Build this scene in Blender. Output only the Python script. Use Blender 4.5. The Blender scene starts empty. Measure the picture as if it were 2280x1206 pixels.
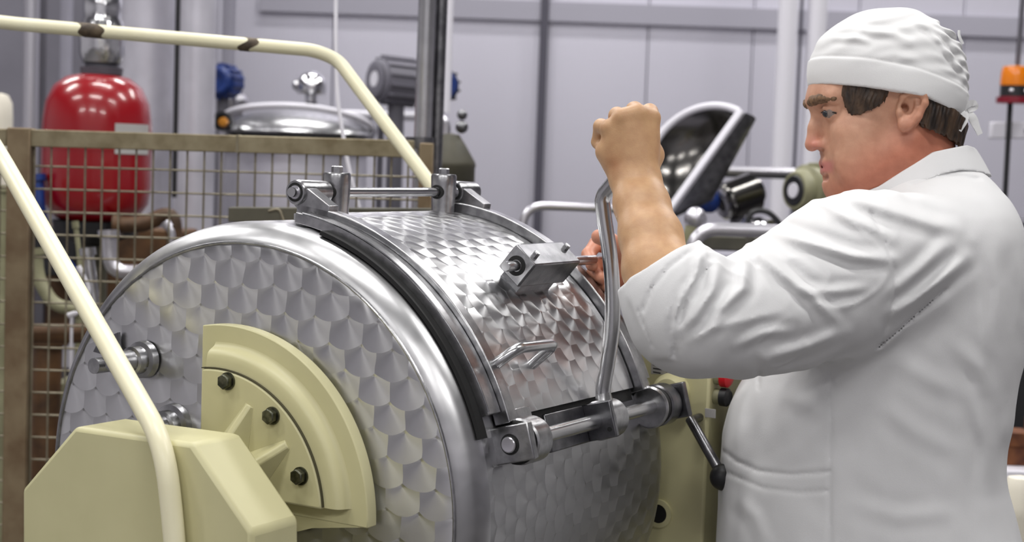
import bpy, math, random
import numpy as np
from mathutils import Matrix, Vector
random.seed(7)
sc = bpy.context.scene
COL = sc.collection
# ------------------------------------------------------------------ camera
W, H, F = 2280.0, 1206.0, 3600.0          # photograph frame, focal length in its pixels
PITCH, ROLL = -.0703, .035
CAM = np.array([0., 0., 1.5])
_f = np.array([0, math.cos(PITCH), math.sin(PITCH)]); _r = np.array([1., 0, 0]); _u = np.cross(_r, _f)
CR = math.cos(ROLL) * _r + math.sin(ROLL) * _u
CU = -math.sin(ROLL) * _r + math.cos(ROLL) * _u
CF = _f
cd = bpy.data.cameras.new('camera'); cam = bpy.data.objects.new('camera', cd); COL.objects.link(cam)
cd.sensor_width = 36.0; cd.lens = 36.0 * F / W; cd.clip_start = .05; cd.clip_end = 60
cam.matrix_world = Matrix(((CR[0], CU[0], -CF[0], CAM[0]), (CR[1], CU[1], -CF[1], CAM[1]), (CR[2], CU[2], -CF[2], CAM[2]), (0, 0, 0, 1)))
cd.dof.use_dof = True; cd.dof.focus_distance = 2.08; cd.dof.aperture_fstop = 5.6
sc.camera = cam
# ------------------------------------------------------------------ light and exposure
sc.view_settings.view_transform = 'Standard'; sc.view_settings.look = 'None'
sc.view_settings.exposure = 0.0; sc.view_settings.gamma = 1.0; sc.view_settings.use_curve_mapping = False
world = bpy.data.worlds.new('hall_ambient'); sc.world = world; world.use_nodes = True
world.node_tree.nodes['Background'].inputs[0].default_value = (.80, .82, .90, 1)
world.node_tree.nodes['Background'].inputs[1].default_value = .25
LAMP_W = 54.0      # power of each ceiling luminaire

# ------------------------------------------------------------------ helpers
def at(px, py, d):
    """world point seen at a photograph pixel, at a given distance along the optical axis"""
    return CAM + d * (CF + CR * (px - W / 2) / F - CU * (py - H / 2) / F)
AZ = .5306
A = np.array([math.sin(AZ), math.cos(AZ), 0]); UP = np.array([0, 0, 1.]); B = np.cross(A, UP)
C0 = np.array([-.3214, 2.07, 1.0546]); R = .3523; L = .479      # drum axis, near end, radius, length
def dp(s, th, r): return C0 + A * s + r * (math.cos(th) * UP + math.sin(th) * B)
def fp(s, b, z): return C0 + A * s + B * b + UP * z
def onface(px, py, s):
    d = CF + CR * (px - W / 2) / F - CU * (py - H / 2) / F
    return CAM + d * (((C0 + A * s - CAM) @ A) / (d @ A))
def srgb(r, g, b):
    def c(v):
        v /= 255.0
        return v / 12.92 if v <= .04045 else ((v + .055) / 1.055) ** 2.4
    return (c(r), c(g), c(b), 1.0)

class MB:
    def __init__(self): self.v = []; self.f = []; self.uv = []
    def add(self, v, f, uv=None):
        o = len(self.v); self.v += [tuple(float(c) for c in p) for p in v]
        self.uv += [tuple(u) for u in uv] if uv is not None else [(0, 0)] * len(v)
        self.f += [tuple(i + o for i in q) for q in f]; return self
    def box(self, c, hx, hy, hz):
        c, hx, hy, hz = map(np.asarray, (c, hx, hy, hz))
        v = [c + sx * hx + sy * hy + sz * hz for sx in (-1, 1) for sy in (-1, 1) for sz in (-1, 1)]
        f = [(0, 1, 3, 2), (4, 6, 7, 5), (0, 4, 5, 1), (2, 3, 7, 6), (0, 2, 6, 4), (1, 5, 7, 3)]
        if np.dot(np.cross(hx, hy), hz) < 0: f = [q[::-1] for q in f]
        return self.add(v, f)
    def abox(self, x0, x1, y0, y1, z0, z1):
        return self.box(((x0 + x1) / 2, (y0 + y1) / 2, (z0 + z1) / 2), ((x1 - x0) / 2, 0, 0), (0, (y1 - y0) / 2, 0), (0, 0, (z1 - z0) / 2))
    def tube(self, path, r, n=16, caps=True):
        P = [np.asarray(p, float) for p in path]; m = len(P)
        rs = [r] * m if np.isscalar(r) else list(r)
        t = [(P[min(i + 1, m - 1)] - P[max(i - 1, 0)]) for i in range(m)]
        t = [x / (np.linalg.norm(x) + 1e-12) for x in t]
        ref = np.array([0, 0, 1.]) if abs(t[0][2]) < .9 else np.array([1., 0, 0])
        a = np.cross(t[0], ref); a /= np.linalg.norm(a); v = []; uv = []; le = 0
        for i in range(m):
            a = a - (a @ t[i]) * t[i]; a /= np.linalg.norm(a); b = np.cross(t[i], a)
            if i: le += np.linalg.norm(P[i] - P[i - 1])
            for k in range(n):
                w = 2 * math.pi * k / n
                v.append(P[i] + rs[i] * (math.cos(w) * a + math.sin(w) * b)); uv.append((le, k / n))
        f = [(i * n + k, i * n + (k + 1) % n, (i + 1) * n + (k + 1) % n, (i + 1) * n + k) for i in range(m - 1) for k in range(n)]
        if caps: f += [tuple(range(n))[::-1], tuple(range((m - 1) * n, m * n))]
        return self.add(v, f, uv)
    def cyl(self, p0, p1, r0, r1=None, n=28): return self.tube([p0, p1], [r0, r0 if r1 is None else r1], n)
    def lathe(self, prof, o, ax, ref, n=48, a0=0, a1=2 * math.pi):
        """prof: (along axis, radius); angle measured from ref"""
        o, ax, ref = map(lambda q: np.asarray(q, float), (o, ax, ref)); ax = ax / np.linalg.norm(ax)
        ref = ref - (ref @ ax) * ax; ref /= np.linalg.norm(ref); side = np.cross(ax, ref)
        full = abs(a1 - a0 - 2 * math.pi) < 1e-6; v = []; uv = []; le = 0
        rm = max(p[1] for p in prof)
        for j, (s, r) in enumerate(prof):
            if j: le += math.hypot(s - prof[j - 1][0], r - prof[j - 1][1])
            for k in range(n + 1):
                w = a0 + (a1 - a0) * k / n
                v.append(o + ax * s + r * (math.cos(w) * ref + math.sin(w) * side)); uv.append((w * rm, le))
        f = [(j * (n + 1) + k, (j + 1) * (n + 1) + k, (j + 1) * (n + 1) + k + 1, j * (n + 1) + k + 1) for j in range(len(prof) - 1) for k in range(n)]
        return self.add(v, f, uv)
    def arc(self, s0, s1, r0, r1, t0, t1, n=48):
        """solid curved bar on the drum: axial range, radial range, angle range"""
        v = []; uv = []
        for k in range(n + 1):
            t = t0 + (t1 - t0) * k / n
            for s, r in ((s0, r0), (s0, r1), (s1, r1), (s1, r0)): v.append(dp(s, t, r)); uv.append((t * R, s))
        f = []
        for k in range(n):
            a = k * 4; b = a + 4
            for q in range(4): f.append((a + q, a + (q + 1) % 4, b + (q + 1) % 4, b + q))
        f += [(3, 2, 1, 0), (n * 4, n * 4 + 1, n * 4 + 2, n * 4 + 3)]
        return self.add(v, f, uv)
    def prism(self, poly, ext):
        poly = [np.asarray(p, float) for p in poly]; ext = np.asarray(ext, float); n = len(poly)
        v = poly + [p + ext for p in poly]
        return self.add(v, [tuple(range(n))[::-1], tuple(range(n, 2 * n))] + [(i, (i + 1) % n, (i + 1) % n + n, i + n) for i in range(n)])
    def ball(self, c, rx, ry=None, rz=None, n=24, m=14, ax=None):
        ry = rx if ry is None else ry; rz = rx if rz is None else rz
        X, Y, Z = ax if ax else (np.array([1., 0, 0]), np.array([0, 1., 0]), UP); c = np.asarray(c, float); v = []
        for j in range(m + 1):
            p = math.pi * j / m
            for k in range(n):
                w = 2 * math.pi * k / n
                v.append(c + X * rx * math.sin(p) * math.cos(w) + Y * ry * math.sin(p) * math.sin(w) + Z * rz * math.cos(p))
        f = [(j * n + k, (j + 1) * n + k, (j + 1) * n + (k + 1) % n, j * n + (k + 1) % n) for j in range(m) for k in range(n)]
        return self.add(v, f)
    def mesh(self, name, org=(0, 0, 0)):
        me = bpy.data.meshes.new(name); V = np.array(self.v) - np.asarray(org, float)
        me.from_pydata(V.tolist(), [], self.f)
        if any(u != (0, 0) for u in self.uv):
            ul = me.uv_layers.new(name='UVMap'); li = np.empty(len(me.loops), int); me.loops.foreach_get('vertex_index', li)
            ul.data.foreach_set('uv', np.array(self.uv)[li].ravel())
        me.polygons.foreach_set('use_smooth', [True] * len(me.polygons)); me.validate(); me.set_sharp_from_angle(angle=math.radians(38))
        return me
    def build(self, name, mat, parent=None, bevel=0, fix=True):
        """parent: object whose location is the origin of this mesh; None = top level"""
        org = np.array(parent['_o']) if parent is not None else np.mean(np.array(self.v), 0) * [1, 1, 0] + [0, 0, min(p[2] for p in self.v)]
        me = self.mesh(name, org)
        if fix:
            import bmesh
            bm = bmesh.new(); bm.from_mesh(me); bmesh.ops.remove_doubles(bm, verts=bm.verts, dist=1e-6); bmesh.ops.recalc_face_normals(bm, faces=bm.faces)
            bm.to_mesh(me); bm.free(); me.set_sharp_from_angle(angle=math.radians(38))
        o = bpy.data.objects.new(name, me); COL.objects.link(o)
        if mat is not None: me.materials.append(mat)
        if parent is not None: o.parent = parent
        else: o.location = org
        o['_o'] = [float(c) for c in org]
        if bevel:
            b = o.modifiers.new('bevel', 'BEVEL'); b.width = bevel; b.segments = 2; b.limit_method = 'ANGLE'; b.angle_limit = math.radians(40)
        return o
def tag(o, label, cat, group=None, kind=None):
    if label: o['label'] = label
    if cat: o['category'] = cat
    if group: o['group'] = group
    if kind: o['kind'] = kind
    return o
def thing(name, loc, label=None, cat=None, group=None, kind=None):
    o = bpy.data.objects.new(name, None); COL.objects.link(o); o.location = [float(c) for c in loc]; o.empty_display_size = .05
    o['_o'] = [float(c) for c in loc]; return tag(o, label, cat, group, kind)
def bend(pts, rad, n=6):
    """round the corners of a polyline"""
    P = [np.asarray(p, float) for p in pts]; out = [P[0]]
    for i in range(1, len(P) - 1):
        a = P[i - 1] - P[i]; b = P[i + 1] - P[i]; la, lb = np.linalg.norm(a), np.linalg.norm(b); q = min(rad, la * .45, lb * .45)
        s, e = P[i] + a / la * q, P[i] + b / lb * q
        for k in range(n + 1):
            t = k / n; out.append((1 - t) ** 2 * s + 2 * t * (1 - t) * P[i] + t * t * e)
    return out + [P[-1]]
def spline(pts, n=8):
    P = [np.asarray(p, float) for p in pts]; P = [2 * P[0] - P[1]] + P + [2 * P[-1] - P[-2]]; out = []
    for i in range(1, len(P) - 2):
        for k in range(n):
            t = k / n; a, b, c, d = P[i - 1:i + 3]
            out.append(.5 * (2 * b + (c - a) * t + (2 * a - 5 * b + 4 * c - d) * t * t + (3 * b - a - 3 * c + d) * t ** 3))
    return out + [P[-2]]
def hexbolt(mb_head, p, n, r, h):
    n = np.asarray(n, float) / np.linalg.norm(n); ref = UP if abs(n[2]) < .9 else np.array([1., 0, 0])
    mb_head.lathe([(0, 0), (0, r), (h * .85, r), (h, r * .82), (h, 0)], p, n, ref, n=6)
    return mb_head

# ------------------------------------------------------------------ materials
class Nd:
    """tiny arithmetic wrapper around shader math nodes"""
    def __init__(s, nt, sock): s.nt = nt; s.s = sock
    @staticmethod
    def m(nt, op, *a):
        n = nt.nodes.new('ShaderNodeMath'); n.operation = op
        for i, x in enumerate(a):
            if isinstance(x, Nd): nt.links.new(x.s, n.inputs[i])
            else: n.inputs[i].default_value = x
        return Nd(nt, n.outputs[0])
    def __add__(s, o): return Nd.m(s.nt, 'ADD', s, o)
    def __sub__(s, o): return Nd.m(s.nt, 'SUBTRACT', s, o)
    def __mul__(s, o): return Nd.m(s.nt, 'MULTIPLY', s, o)
    def __truediv__(s, o): return Nd.m(s.nt, 'DIVIDE', s, o)
    def op(s, op, *a): return Nd.m(s.nt, op, s, *a)
def mat(name, col, rough=.5, metal=0.0, spec=.5, noise=0.0, scale=30.0, col2=None, bump=0.0, bscale=200.0, coat=0.0, stretch=None, alpha=None, aniso=0.0, emit=None, lo=.35, hi=.65, detail=4):
    m = bpy.data.materials.new(name); m.use_nodes = True; nt = m.node_tree; p = nt.nodes['Principled BSDF']
    p.inputs['Base Color'].default_value = col; p.inputs['Roughness'].default_value = rough; p.inputs['Metallic'].default_value = metal
    p.inputs['Specular IOR Level'].default_value = spec
    if coat: p.inputs['Coat Weight'].default_value = coat; p.inputs['Coat Roughness'].default_value = .08
    if aniso: p.inputs['Anisotropic'].default_value = aniso
    if emit: p.inputs['Emission Color'].default_value = emit[0]; p.inputs['Emission Strength'].default_value = emit[1]
    tc = nt.nodes.new('ShaderNodeTexCoord'); vec = tc.outputs['Object']
    if stretch:
        mp = nt.nodes.new('ShaderNodeMapping'); mp.inputs['Scale'].default_value = stretch; nt.links.new(vec, mp.inputs[0]); vec = mp.outputs[0]
    if col2 is not None:
        nz = nt.nodes.new('ShaderNodeTexNoise'); nz.inputs['Scale'].default_value = scale; nz.inputs['Detail'].default_value = detail; nt.links.new(vec, nz.inputs[0])
        cr = nt.nodes.new('ShaderNodeValToRGB'); cr.color_ramp.elements[0].position = lo; cr.color_ramp.elements[1].position = hi
        cr.color_ramp.elements[0].color = col; cr.color_ramp.elements[1].color = col2
        nt.links.new(nz.outputs[0], cr.inputs[0]); nt.links.new(cr.outputs[0], p.inputs['Base Color'])
    if bump:
        nb = nt.nodes.new('ShaderNodeTexNoise'); nb.inputs['Scale'].default_value = bscale; nb.inputs['Detail'].default_value = 3; nt.links.new(vec, nb.inputs[0])
        bn = nt.nodes.new('ShaderNodeBump'); bn.inputs['Strength'].default_value = bump; bn.inputs['Distance'].default_value = .002
        nt.links.new(nb.outputs[0], bn.inputs['Height']); nt.links.new(bn.outputs[0], p.inputs['Normal'])
    return m
def swirl_steel(name, pu, pv, rad, base, rough, aniso, tilt=.10, vmax=None):
    """engine-turned stainless steel: overlapping discs, each brushed in circles"""
    m = bpy.data.materials.new(name); m.use_nodes = True; nt = m.node_tree; p = nt.nodes['Principled BSDF']
    uvn = nt.nodes.new('ShaderNodeUVMap'); uvn.uv_map = 'UVMap'
    sp = nt.nodes.new('ShaderNodeSeparateXYZ'); nt.links.new(uvn.outputs[0], sp.inputs[0])
    nzv = nt.nodes.new('ShaderNodeTexNoise'); nzv.inputs['Scale'].default_value = 14; nt.links.new(uvn.outputs[0], nzv.inputs[0])
    wob = (Nd(nt, nzv.outputs[0]) - .5) * (pu * .35)
    u = Nd(nt, sp.outputs[0]) + wob; v = Nd(nt, sp.outputs[1]) + wob * .8
    def M(op, *a): return Nd.m(nt, op, *a)
    k0 = (v / pv).op('FLOOR'); outx = outy = done = rnd = None
    for j in (1, 0, -1, -2):
        k = k0 + float(j); off = (k * .5).op('FRACT') * pu
        ci = ((u - off) / pu + .5).op('FLOOR'); dx = u - off - ci * pu; dy = v - (k + .5) * pv
        hit = (dx * dx + dy * dy).op('SQRT').op('LESS_THAN', rad)
        rr = ((ci * 12.9898 + k * 78.233).op('SINE') * 43758.5453).op('FRACT')
        if outx is None: outx, outy, done, rnd = dx * hit, dy * hit, hit, rr * hit
        else:
            take = hit * (done * -1.0 + 1.0)
            outx = outx + dx * take; outy = outy + dy * take; rnd = rnd + rr * take; done = M('MAXIMUM', done, hit)
    rl = (outx * outx + outy * outy + 1e-8).op('SQRT'); cx, cy = outx / rl, outy / rl
    tg = nt.nodes.new('ShaderNodeTangent'); tg.direction_type = 'UV_MAP'; tg.uv_map = 'UVMap'
    ge = nt.nodes.new('ShaderNodeNewGeometry')
    cr = nt.nodes.new('ShaderNodeVectorMath'); cr.operation = 'CROSS_PRODUCT'; nt.links.new(ge.outputs['Normal'], cr.inputs[0]); nt.links.new(tg.outputs[0], cr.inputs[1])
    def vs(vec, f):
        n = nt.nodes.new('ShaderNodeVectorMath'); n.operation = 'SCALE'; nt.links.new(vec, n.inputs[0])
        if isinstance(f, Nd): nt.links.new(f.s, n.inputs['Scale'])
        else: n.inputs['Scale'].default_value = f
        return n.outputs[0]
    def va(a, b):
        n = nt.nodes.new('ShaderNodeVectorMath'); n.operation = 'ADD'; nt.links.new(a, n.inputs[0]); nt.links.new(b, n.inputs[1]); return n.outputs[0]
    T, Bv = tg.outputs[0], cr.outputs[0]
    circ = va(vs(T, cy * -1.0), vs(Bv, cx))               # brushing direction
    nt.links.new(circ, p.inputs['Tangent'])
    radial = va(vs(T, cx * tilt), vs(Bv, cy * tilt))      # each disc is a very shallow cone
    nn = nt.nodes.new('ShaderNodeVectorMath'); nn.operation = 'NORMALIZE'; nt.links.new(va(ge.outputs['Normal'], radial), nn.inputs[0])
    nt.links.new(nn.outputs[0], p.inputs['Normal'])
    val = rnd * .12 + (1.0 - .06)
    mx = nt.nodes.new('ShaderNodeMix'); mx.data_type = 'RGBA'; mx.blend_type = 'MULTIPLY'; mx.inputs[0].default_value = 1
    mx.inputs[6].default_value = base; cc = nt.nodes.new('ShaderNodeCombineColor')
    for i in range(3): nt.links.new(val.s, cc.inputs[i])
    nt.links.new(cc.outputs[0], mx.inputs[7]); nt.links.new(mx.outputs[2], p.inputs['Base Color'])
    p.inputs['Metallic'].default_value = 1; p.inputs['Roughness'].default_value = rough; p.inputs['Anisotropic'].default_value = aniso
    return m
M = {}
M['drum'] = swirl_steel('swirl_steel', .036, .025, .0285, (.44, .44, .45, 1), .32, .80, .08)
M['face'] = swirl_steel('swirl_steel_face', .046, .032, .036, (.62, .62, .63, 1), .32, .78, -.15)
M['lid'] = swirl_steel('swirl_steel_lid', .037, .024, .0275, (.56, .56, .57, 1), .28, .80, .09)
M['steel'] = mat('brushed_steel', (.47, .47, .48, 1), .28, 1, col2=(.31, .31, .32, 1), scale=60, bump=.08, bscale=300)
M['steel_dark'] = mat('worn_steel', (.24, .24, .25, 1), .32, 1, col2=(.14, .14, .15, 1), scale=45, bump=.1, bscale=260)
M['steel_tube'] = mat('polished_tube', (.56, .56, .57, 1), .24, 1, col2=(.48, .48, .49, 1), scale=30)
M['bolt'] = mat('bolt_steel', srgb(112, 112, 98), .38, 1, col2=srgb(70, 72, 62), scale=120)
M['gap_black'] = mat('gap_and_shade_black', (.006, .006, .006, 1), .7)  # flat black for gaps and holes, and for the side bars' shadow strips
M['steel_soft'] = mat('satin_shoulder_steel', (.62, .62, .63, 1), .34, 1, col2=(.40, .40, .41, 1), scale=16, lo=.38, hi=.62, detail=2)
M['cream'] = mat('cream_enamel', srgb(202, 197, 154), .42, col2=srgb(195, 190, 147), scale=9, bump=.05, bscale=90)
M['cream_pale'] = mat('cream_tube_enamel', srgb(238, 233, 202), .35, col2=srgb(232, 226, 192), scale=12, bump=.03, bscale=90)
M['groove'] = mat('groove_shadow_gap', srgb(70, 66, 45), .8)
M['bare'] = mat('chipped_bare_patch', srgb(58, 46, 34), .6, col2=srgb(96, 82, 62), scale=60, bump=.5, bscale=160)
M['coat'] = mat('white_cotton', (.69, .69, .695, 1), .9, spec=.15, bump=.12, bscale=900)
M['cap'] = mat('white_cap_cotton', (.76, .76, .76, 1), .9, spec=.15, bump=.12, bscale=900)
M['hair'] = mat('brown_hair', srgb(82, 62, 45), .5, col2=srgb(30, 21, 15), scale=90, stretch=(1, 1, .3), bump=.4, bscale=520)
M['brow'] = mat('brow_hair', srgb(128, 98, 70), .7, col2=srgb(84, 62, 44), scale=220)
M['eye'] = mat('eye_white', srgb(136, 122, 114), .2)
M['iris'] = mat('iris_dark', srgb(40, 42, 46), .1)
M['trousers'] = mat('white_trousers', (.75, .75, .75, 1), .9)
M['shoe'] = mat('shoe_leather', (.03, .03, .03, 1), .5)
def skin_mat():
    m = mat('skin', srgb(196, 150, 118), .46, spec=.4, bump=.10, bscale=520); nt = m.node_tree; p = nt.nodes['Principled BSDF']
    at_ = nt.nodes.new('ShaderNodeAttribute'); at_.attribute_name = 'tint'
    tc = nt.nodes.new('ShaderNodeTexCoord'); nz = nt.nodes.new('ShaderNodeTexNoise'); nz.inputs['Scale'].default_value = 70; nz.inputs['Detail'].default_value = 5
    nt.links.new(tc.outputs['Object'], nz.inputs[0])
    cr = nt.nodes.new('ShaderNodeValToRGB'); cr.color_ramp.elements[0].position = .3; cr.color_ramp.elements[1].position = .7
    cr.color_ramp.elements[0].color = (.90, .84, .82, 1); cr.color_ramp.elements[1].color = (1.06, 1.05, 1.04, 1); nt.links.new(nz.outputs[0], cr.inputs[0])
    mx = nt.nodes.new('ShaderNodeMix'); mx.data_type = 'RGBA'; mx.blend_type = 'MULTIPLY'; mx.inputs[0].default_value = 1
    nt.links.new(at_.outputs['Color'], mx.inputs[6]); nt.links.new(cr.outputs[0], mx.inputs[7]); nt.links.new(mx.outputs[2], p.inputs['Base Color'])
    p.inputs['Subsurface Weight'].default_value = .12; p.inputs['Subsurface Radius'].default_value = (1, .35, .2); p.inputs['Subsurface Scale'].default_value = .006
    return m
M['skin'] = skin_mat()
M['fence'] = mat('olive_painted_steel', srgb(146, 136, 110), .45, .35, col2=srgb(118, 106, 80), scale=25, bump=.15, bscale=120)
M['fence_post'] = mat('rusty_painted_steel', srgb(132, 116, 90), .55, .2, col2=srgb(106, 86, 62), scale=14, bump=.2, bscale=120)
M['wire'] = mat('wire_galvanised', srgb(150, 142, 122), .45, .5, col2=srgb(116, 108, 90), scale=20)
M['red'] = mat('red_enamel', srgb(142, 8, 20), .25, coat=.5)
M['label'] = mat('grey_label', srgb(176, 174, 172), .6)
M['foil'] = mat('crumpled_foil', (.72, .72, .74, 1), .16, 1, bump=1.0, bscale=26)
M['insul'] = mat('insulation_jacket', srgb(206, 204, 214), .42, .35, col2=srgb(184, 182, 192), scale=6, bump=.25, bscale=14)
M['black'] = mat('black_plastic', (.012, .012, .014, 1), .45)
M['darkgrey'] = mat('dark_grey_steel', srgb(96, 94, 102), .5, .2, col2=srgb(84, 82, 90), scale=5)
M['blue'] = mat('blue_motor_paint', srgb(22, 56, 128), .4, col2=srgb(14, 36, 92), scale=30)
M['silver'] = mat('satin_aluminium', srgb(205, 203, 210), .3, .85)
M['white_pipe'] = mat('white_pipe_paint', srgb(224, 222, 230), .35)
M['white_cable'] = mat('white_cable_sheath', srgb(236, 234, 242), .4)
M['chrome'] = mat('chrome', (.75, .75, .77, 1), .08, 1)
M['dark_chrome'] = mat('dark_reflective_steel', (.13, .125, .12, 1), .18, 1, bump=.35, bscale=26)
M['olive'] = mat('olive_machine_paint', srgb(148, 146, 116), .45, col2=srgb(126, 124, 96), scale=12)
M['olive_dark'] = mat('dark_olive_paint', srgb(84, 80, 66), .55, col2=srgb(62, 60, 48), scale=12)
M['brown'] = mat('rust_brown_pipe', srgb(104, 74, 46), .55, .2, col2=srgb(64, 44, 26), scale=14, bump=.2, bscale=60)
M['motor'] = mat('grey_motor_paint', srgb(112, 110, 120), .5)
M['grey'] = mat('grey_cabinet_paint', srgb(150, 148, 160), .5, col2=srgb(140, 138, 150), scale=4)
M['amber'] = mat('amber_lens', srgb(232, 128, 10), .2, coat=.5)
M['redlens'] = mat('dark_red_plastic', srgb(120, 14, 34), .35)
M['redbtn'] = mat('red_button', srgb(196, 22, 34), .35)
M['brass'] = mat('brass_orange', srgb(210, 140, 50), .35, .6)
M['ivory'] = mat('ivory_plastic', srgb(226, 220, 204), .45)
M['card'] = mat('brown_cardboard', srgb(120, 72, 40), .8, col2=srgb(70, 34, 20), scale=24)
def wall_mat(name, c1, ribs):
    m = mat(name, c1, .40, .55); nt = m.node_tree; p = nt.nodes['Principled BSDF']
    tc = nt.nodes.new('ShaderNodeTexCoord'); wv = nt.nodes.new('ShaderNodeTexWave'); wv.bands_direction = 'X'; wv.inputs['Scale'].default_value = ribs
    nt.links.new(tc.outputs['Object'], wv.inputs[0]); bn = nt.nodes.new('ShaderNodeBump'); bn.inputs['Strength'].default_value = .35; bn.inputs['Distance'].default_value = .004
    nt.links.new(wv.outputs[1], bn.inputs['Height']); nt.links.new(bn.outputs[0], p.inputs['Normal']); return m
M['wall'] = wall_mat('ribbed_wall_cladding', srgb(214, 212, 224), 14)
M['wall_plain'] = mat('painted_wall', srgb(206, 204, 210), .7)
M['wall_trim'] = mat('wall_trim_paint', srgb(164, 162, 174), .5)
M['wall_dark'] = mat('dark_grey_partition', srgb(120, 118, 128), .5, col2=srgb(110, 108, 118), scale=3)
M['trimdark'] = mat('dark_steel_trim', srgb(76, 74, 86), .5)
M['floor'] = mat('concrete_floor', srgb(104, 102, 102), .6, col2=srgb(86, 84, 84), scale=3, bump=.2, bscale=40)
M['ceiling'] = mat('ceiling_paint', srgb(140, 140, 146), .8)
M['tube_lit'] = mat('lit_diffuser', (1, 1, 1, 1), .5, emit=((1, .99, .97, 1), 3.0))
# ------------------------------------------------------------------ the hall
YB = 7.5
def struct(o): o['kind'] = 'structure'; return o
struct(MB().abox(-7, 8, -5, YB + .2, -.1, 0).build('floor', M['floor']))
struct(MB().abox(-7, 8, -5, YB + .2, 4.6, 4.7).build('ceiling', M['ceiling']))
struct(MB().abox(-7.1, -7, -5, YB + .2, 0, 4.6).build('wall_left', M['wall_plain']))
struct(MB().abox(8, 8.1, -5, YB + .2, 0, 4.6).build('wall_right', M['wall_plain']))
struct(MB().abox(-7, 8, -5.1, -5, 0, 4.6).build('wall_front', M['wall_plain']))
wb = thing('wall_back', (0, YB, 0), kind='structure')
MB().abox(-7, 8, YB + .06, YB + .2, 0, 4.6).build('wall_core', M['wall_trim'], wb)
PW = .483; x1437 = at(1437, 200, YB)[0]
pm = None; k = -14
while True:
    x = x1437 + k * PW
    if x > 7.9: break
    if x > -6.9:
        if pm is None:
            o = MB().abox(x + .002, x + PW - .002, YB, YB + .06, .0, 4.6).build('wall_panel', M['wall'], wb, bevel=.003); pm, px0 = o, x
        else:
            c = pm.copy(); COL.objects.link(c); c.parent = wb; c.location = (x - px0, 0, 0)
    k += 1
a0 = at(1205, 240, YB - .04)
struct(MB().abox(a0[0] - .019, a0[0] + .019, YB - .05, YB, 0, 4.6).build('trim_1', M['trimdark']))
b0 = at(1250, 28, YB - .05)
struct(MB().abox(-1.2, 8, YB - .04, YB, b0[2] - .045, b0[2] + .045).build('trim_2', M['wall_trim']))
# dark partition on the left, behind the red tank
pp = at(278, 200, 6.6)
struct(MB().abox(-7, pp[0], 6.62, 6.70, 0, 4.6).build('wall_partition', M['wall_dark'], bevel=.005))

# ceiling luminaires: the only lamps of the hall; the row behind the camera is added fill
def luminaire(x, y, label, pw=1.0):
    t = thing('ceiling_luminaire', (x, y, 4.5), label, 'lamp', 'ceiling luminaires')
    MB().abox(x - .78, x + .78, y - .16, y + .16, 4.52, 4.60).build('housing', M['silver'], t, bevel=.01)
    MB().abox(x - .75, x + .75, y - .13, y + .13, 4.50, 4.525).build('diffuser', M['tube_lit'], t)
    ld = bpy.data.lights.new('luminaire_light', 'AREA'); ld.shape = 'RECTANGLE'; ld.size = 1.5; ld.size_y = .26; ld.energy = LAMP_W * pw; ld.color = (1, .985, .965)
    lo = bpy.data.objects.new('luminaire_light', ld); COL.objects.link(lo); lo.parent = t; lo.location = (0, 0, -.012)
nm = ['unseen front fill', 'second', 'third', 'back']
for iy, y in enumerate((-2.6, 1.3, 3.7, 6.1)):
    for ix, x in enumerate((-3.4, -.6, 2.2)):
        luminaire(x, y, 'long ceiling luminaire with white diffuser, %s row, %s of three' % (nm[iy], ('left', 'middle', 'right')[ix]), (1.35, .84, .90, 1.0)[iy])

# ------------------------------------------------------------------ the drum
drum = thing('tumbling_drum', C0 + A * L / 2 - UP * R, 'stainless steel tumbling drum with swirl-brushed shell, hinged lid and latch lever', 'drum')
sprof = [(-.031, .3265), (-.0295, .3305), (-.027, .3345), (-.020, .3425), (-.011, .3490), (.000, R - .0006), (.006, R)]
MB().lathe(sprof, C0, A, -UP, n=200).build('shoulder', M['steel_soft'], drum, fix=False)
prof = [(.006, R), (L - .006, R), (L + .004, R - .002), (L + .018, .340), (L + .026, .325)]
MB().lathe(prof, C0, A, -UP, n=200).build('shell', M['drum'], drum, fix=False)
fprof = [(-.031, .3265), (-.0325, .322)] + [(-.0325 - .010 * (1 - (r / .322) ** 2), r) for r in (.31, .29, .26, .22, .18, .14, .10, .06, .03, .0)]
fm_ = MB().lathe(fprof, C0, A, -UP, n=160)
fm_.uv = [((np.array(p) - C0) @ B, (np.array(p) - C0) @ UP) for p in fm_.v]
fm_.build('end_disc', M['face'], drum, fix=False)
MB().lathe([(L + .026, .325), (L + .03, .2), (L + .032, 0)], C0, A, -UP, n=96).build('end_disc', M['face'], drum, fix=False)
MB().tube([dp(-.0325, t, .3255) for t in np.linspace(0, 2 * math.pi, 121)], .0022, 8, False).build('seam_bead', M['steel'], drum)
MB().cyl(fp(-.20, 0, 0), fp(L + .07, 0, 0), .035).build('axle', M['steel'], drum)
# lid
LT0, LT1 = .03, 1.205
lid = MB().arc(.050, .405, R + .001, R + .010, LT0, LT1, 90).build('lid', M['lid'], drum, fix=False)
MB().arc(.052, .403, R - .002, R + .005, LT1, LT1 + .045, 6).build('lid_gap', M['gap_black'], lid)
def bar(s0, s1, lip0, lip1, sgn):
    MB().arc(s0, s1, R + .002, R + .024, LT0 + .03, LT1 + .02, 90).build('side_bar', M['steel'], lid, bevel=.0015)
    MB().arc(min(lip0, lip1), max(lip0, lip1), R + .002, R + .0165, LT0 + .09, LT1 - .02, 90).build('seal_flange', M['steel'], lid, bevel=.0012)
    g = lip0 if sgn < 0 else lip0
    MB().tube([dp(g, t, R + .0170) for t in np.linspace(LT0 + .12, LT1 - .03, 70)], .0013, 6).build('weld_bead', M['steel_dark'], lid)
bar(.040, .060, .011, .0385, -1)
bar(.408, .428, .434, .452, 1)
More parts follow.
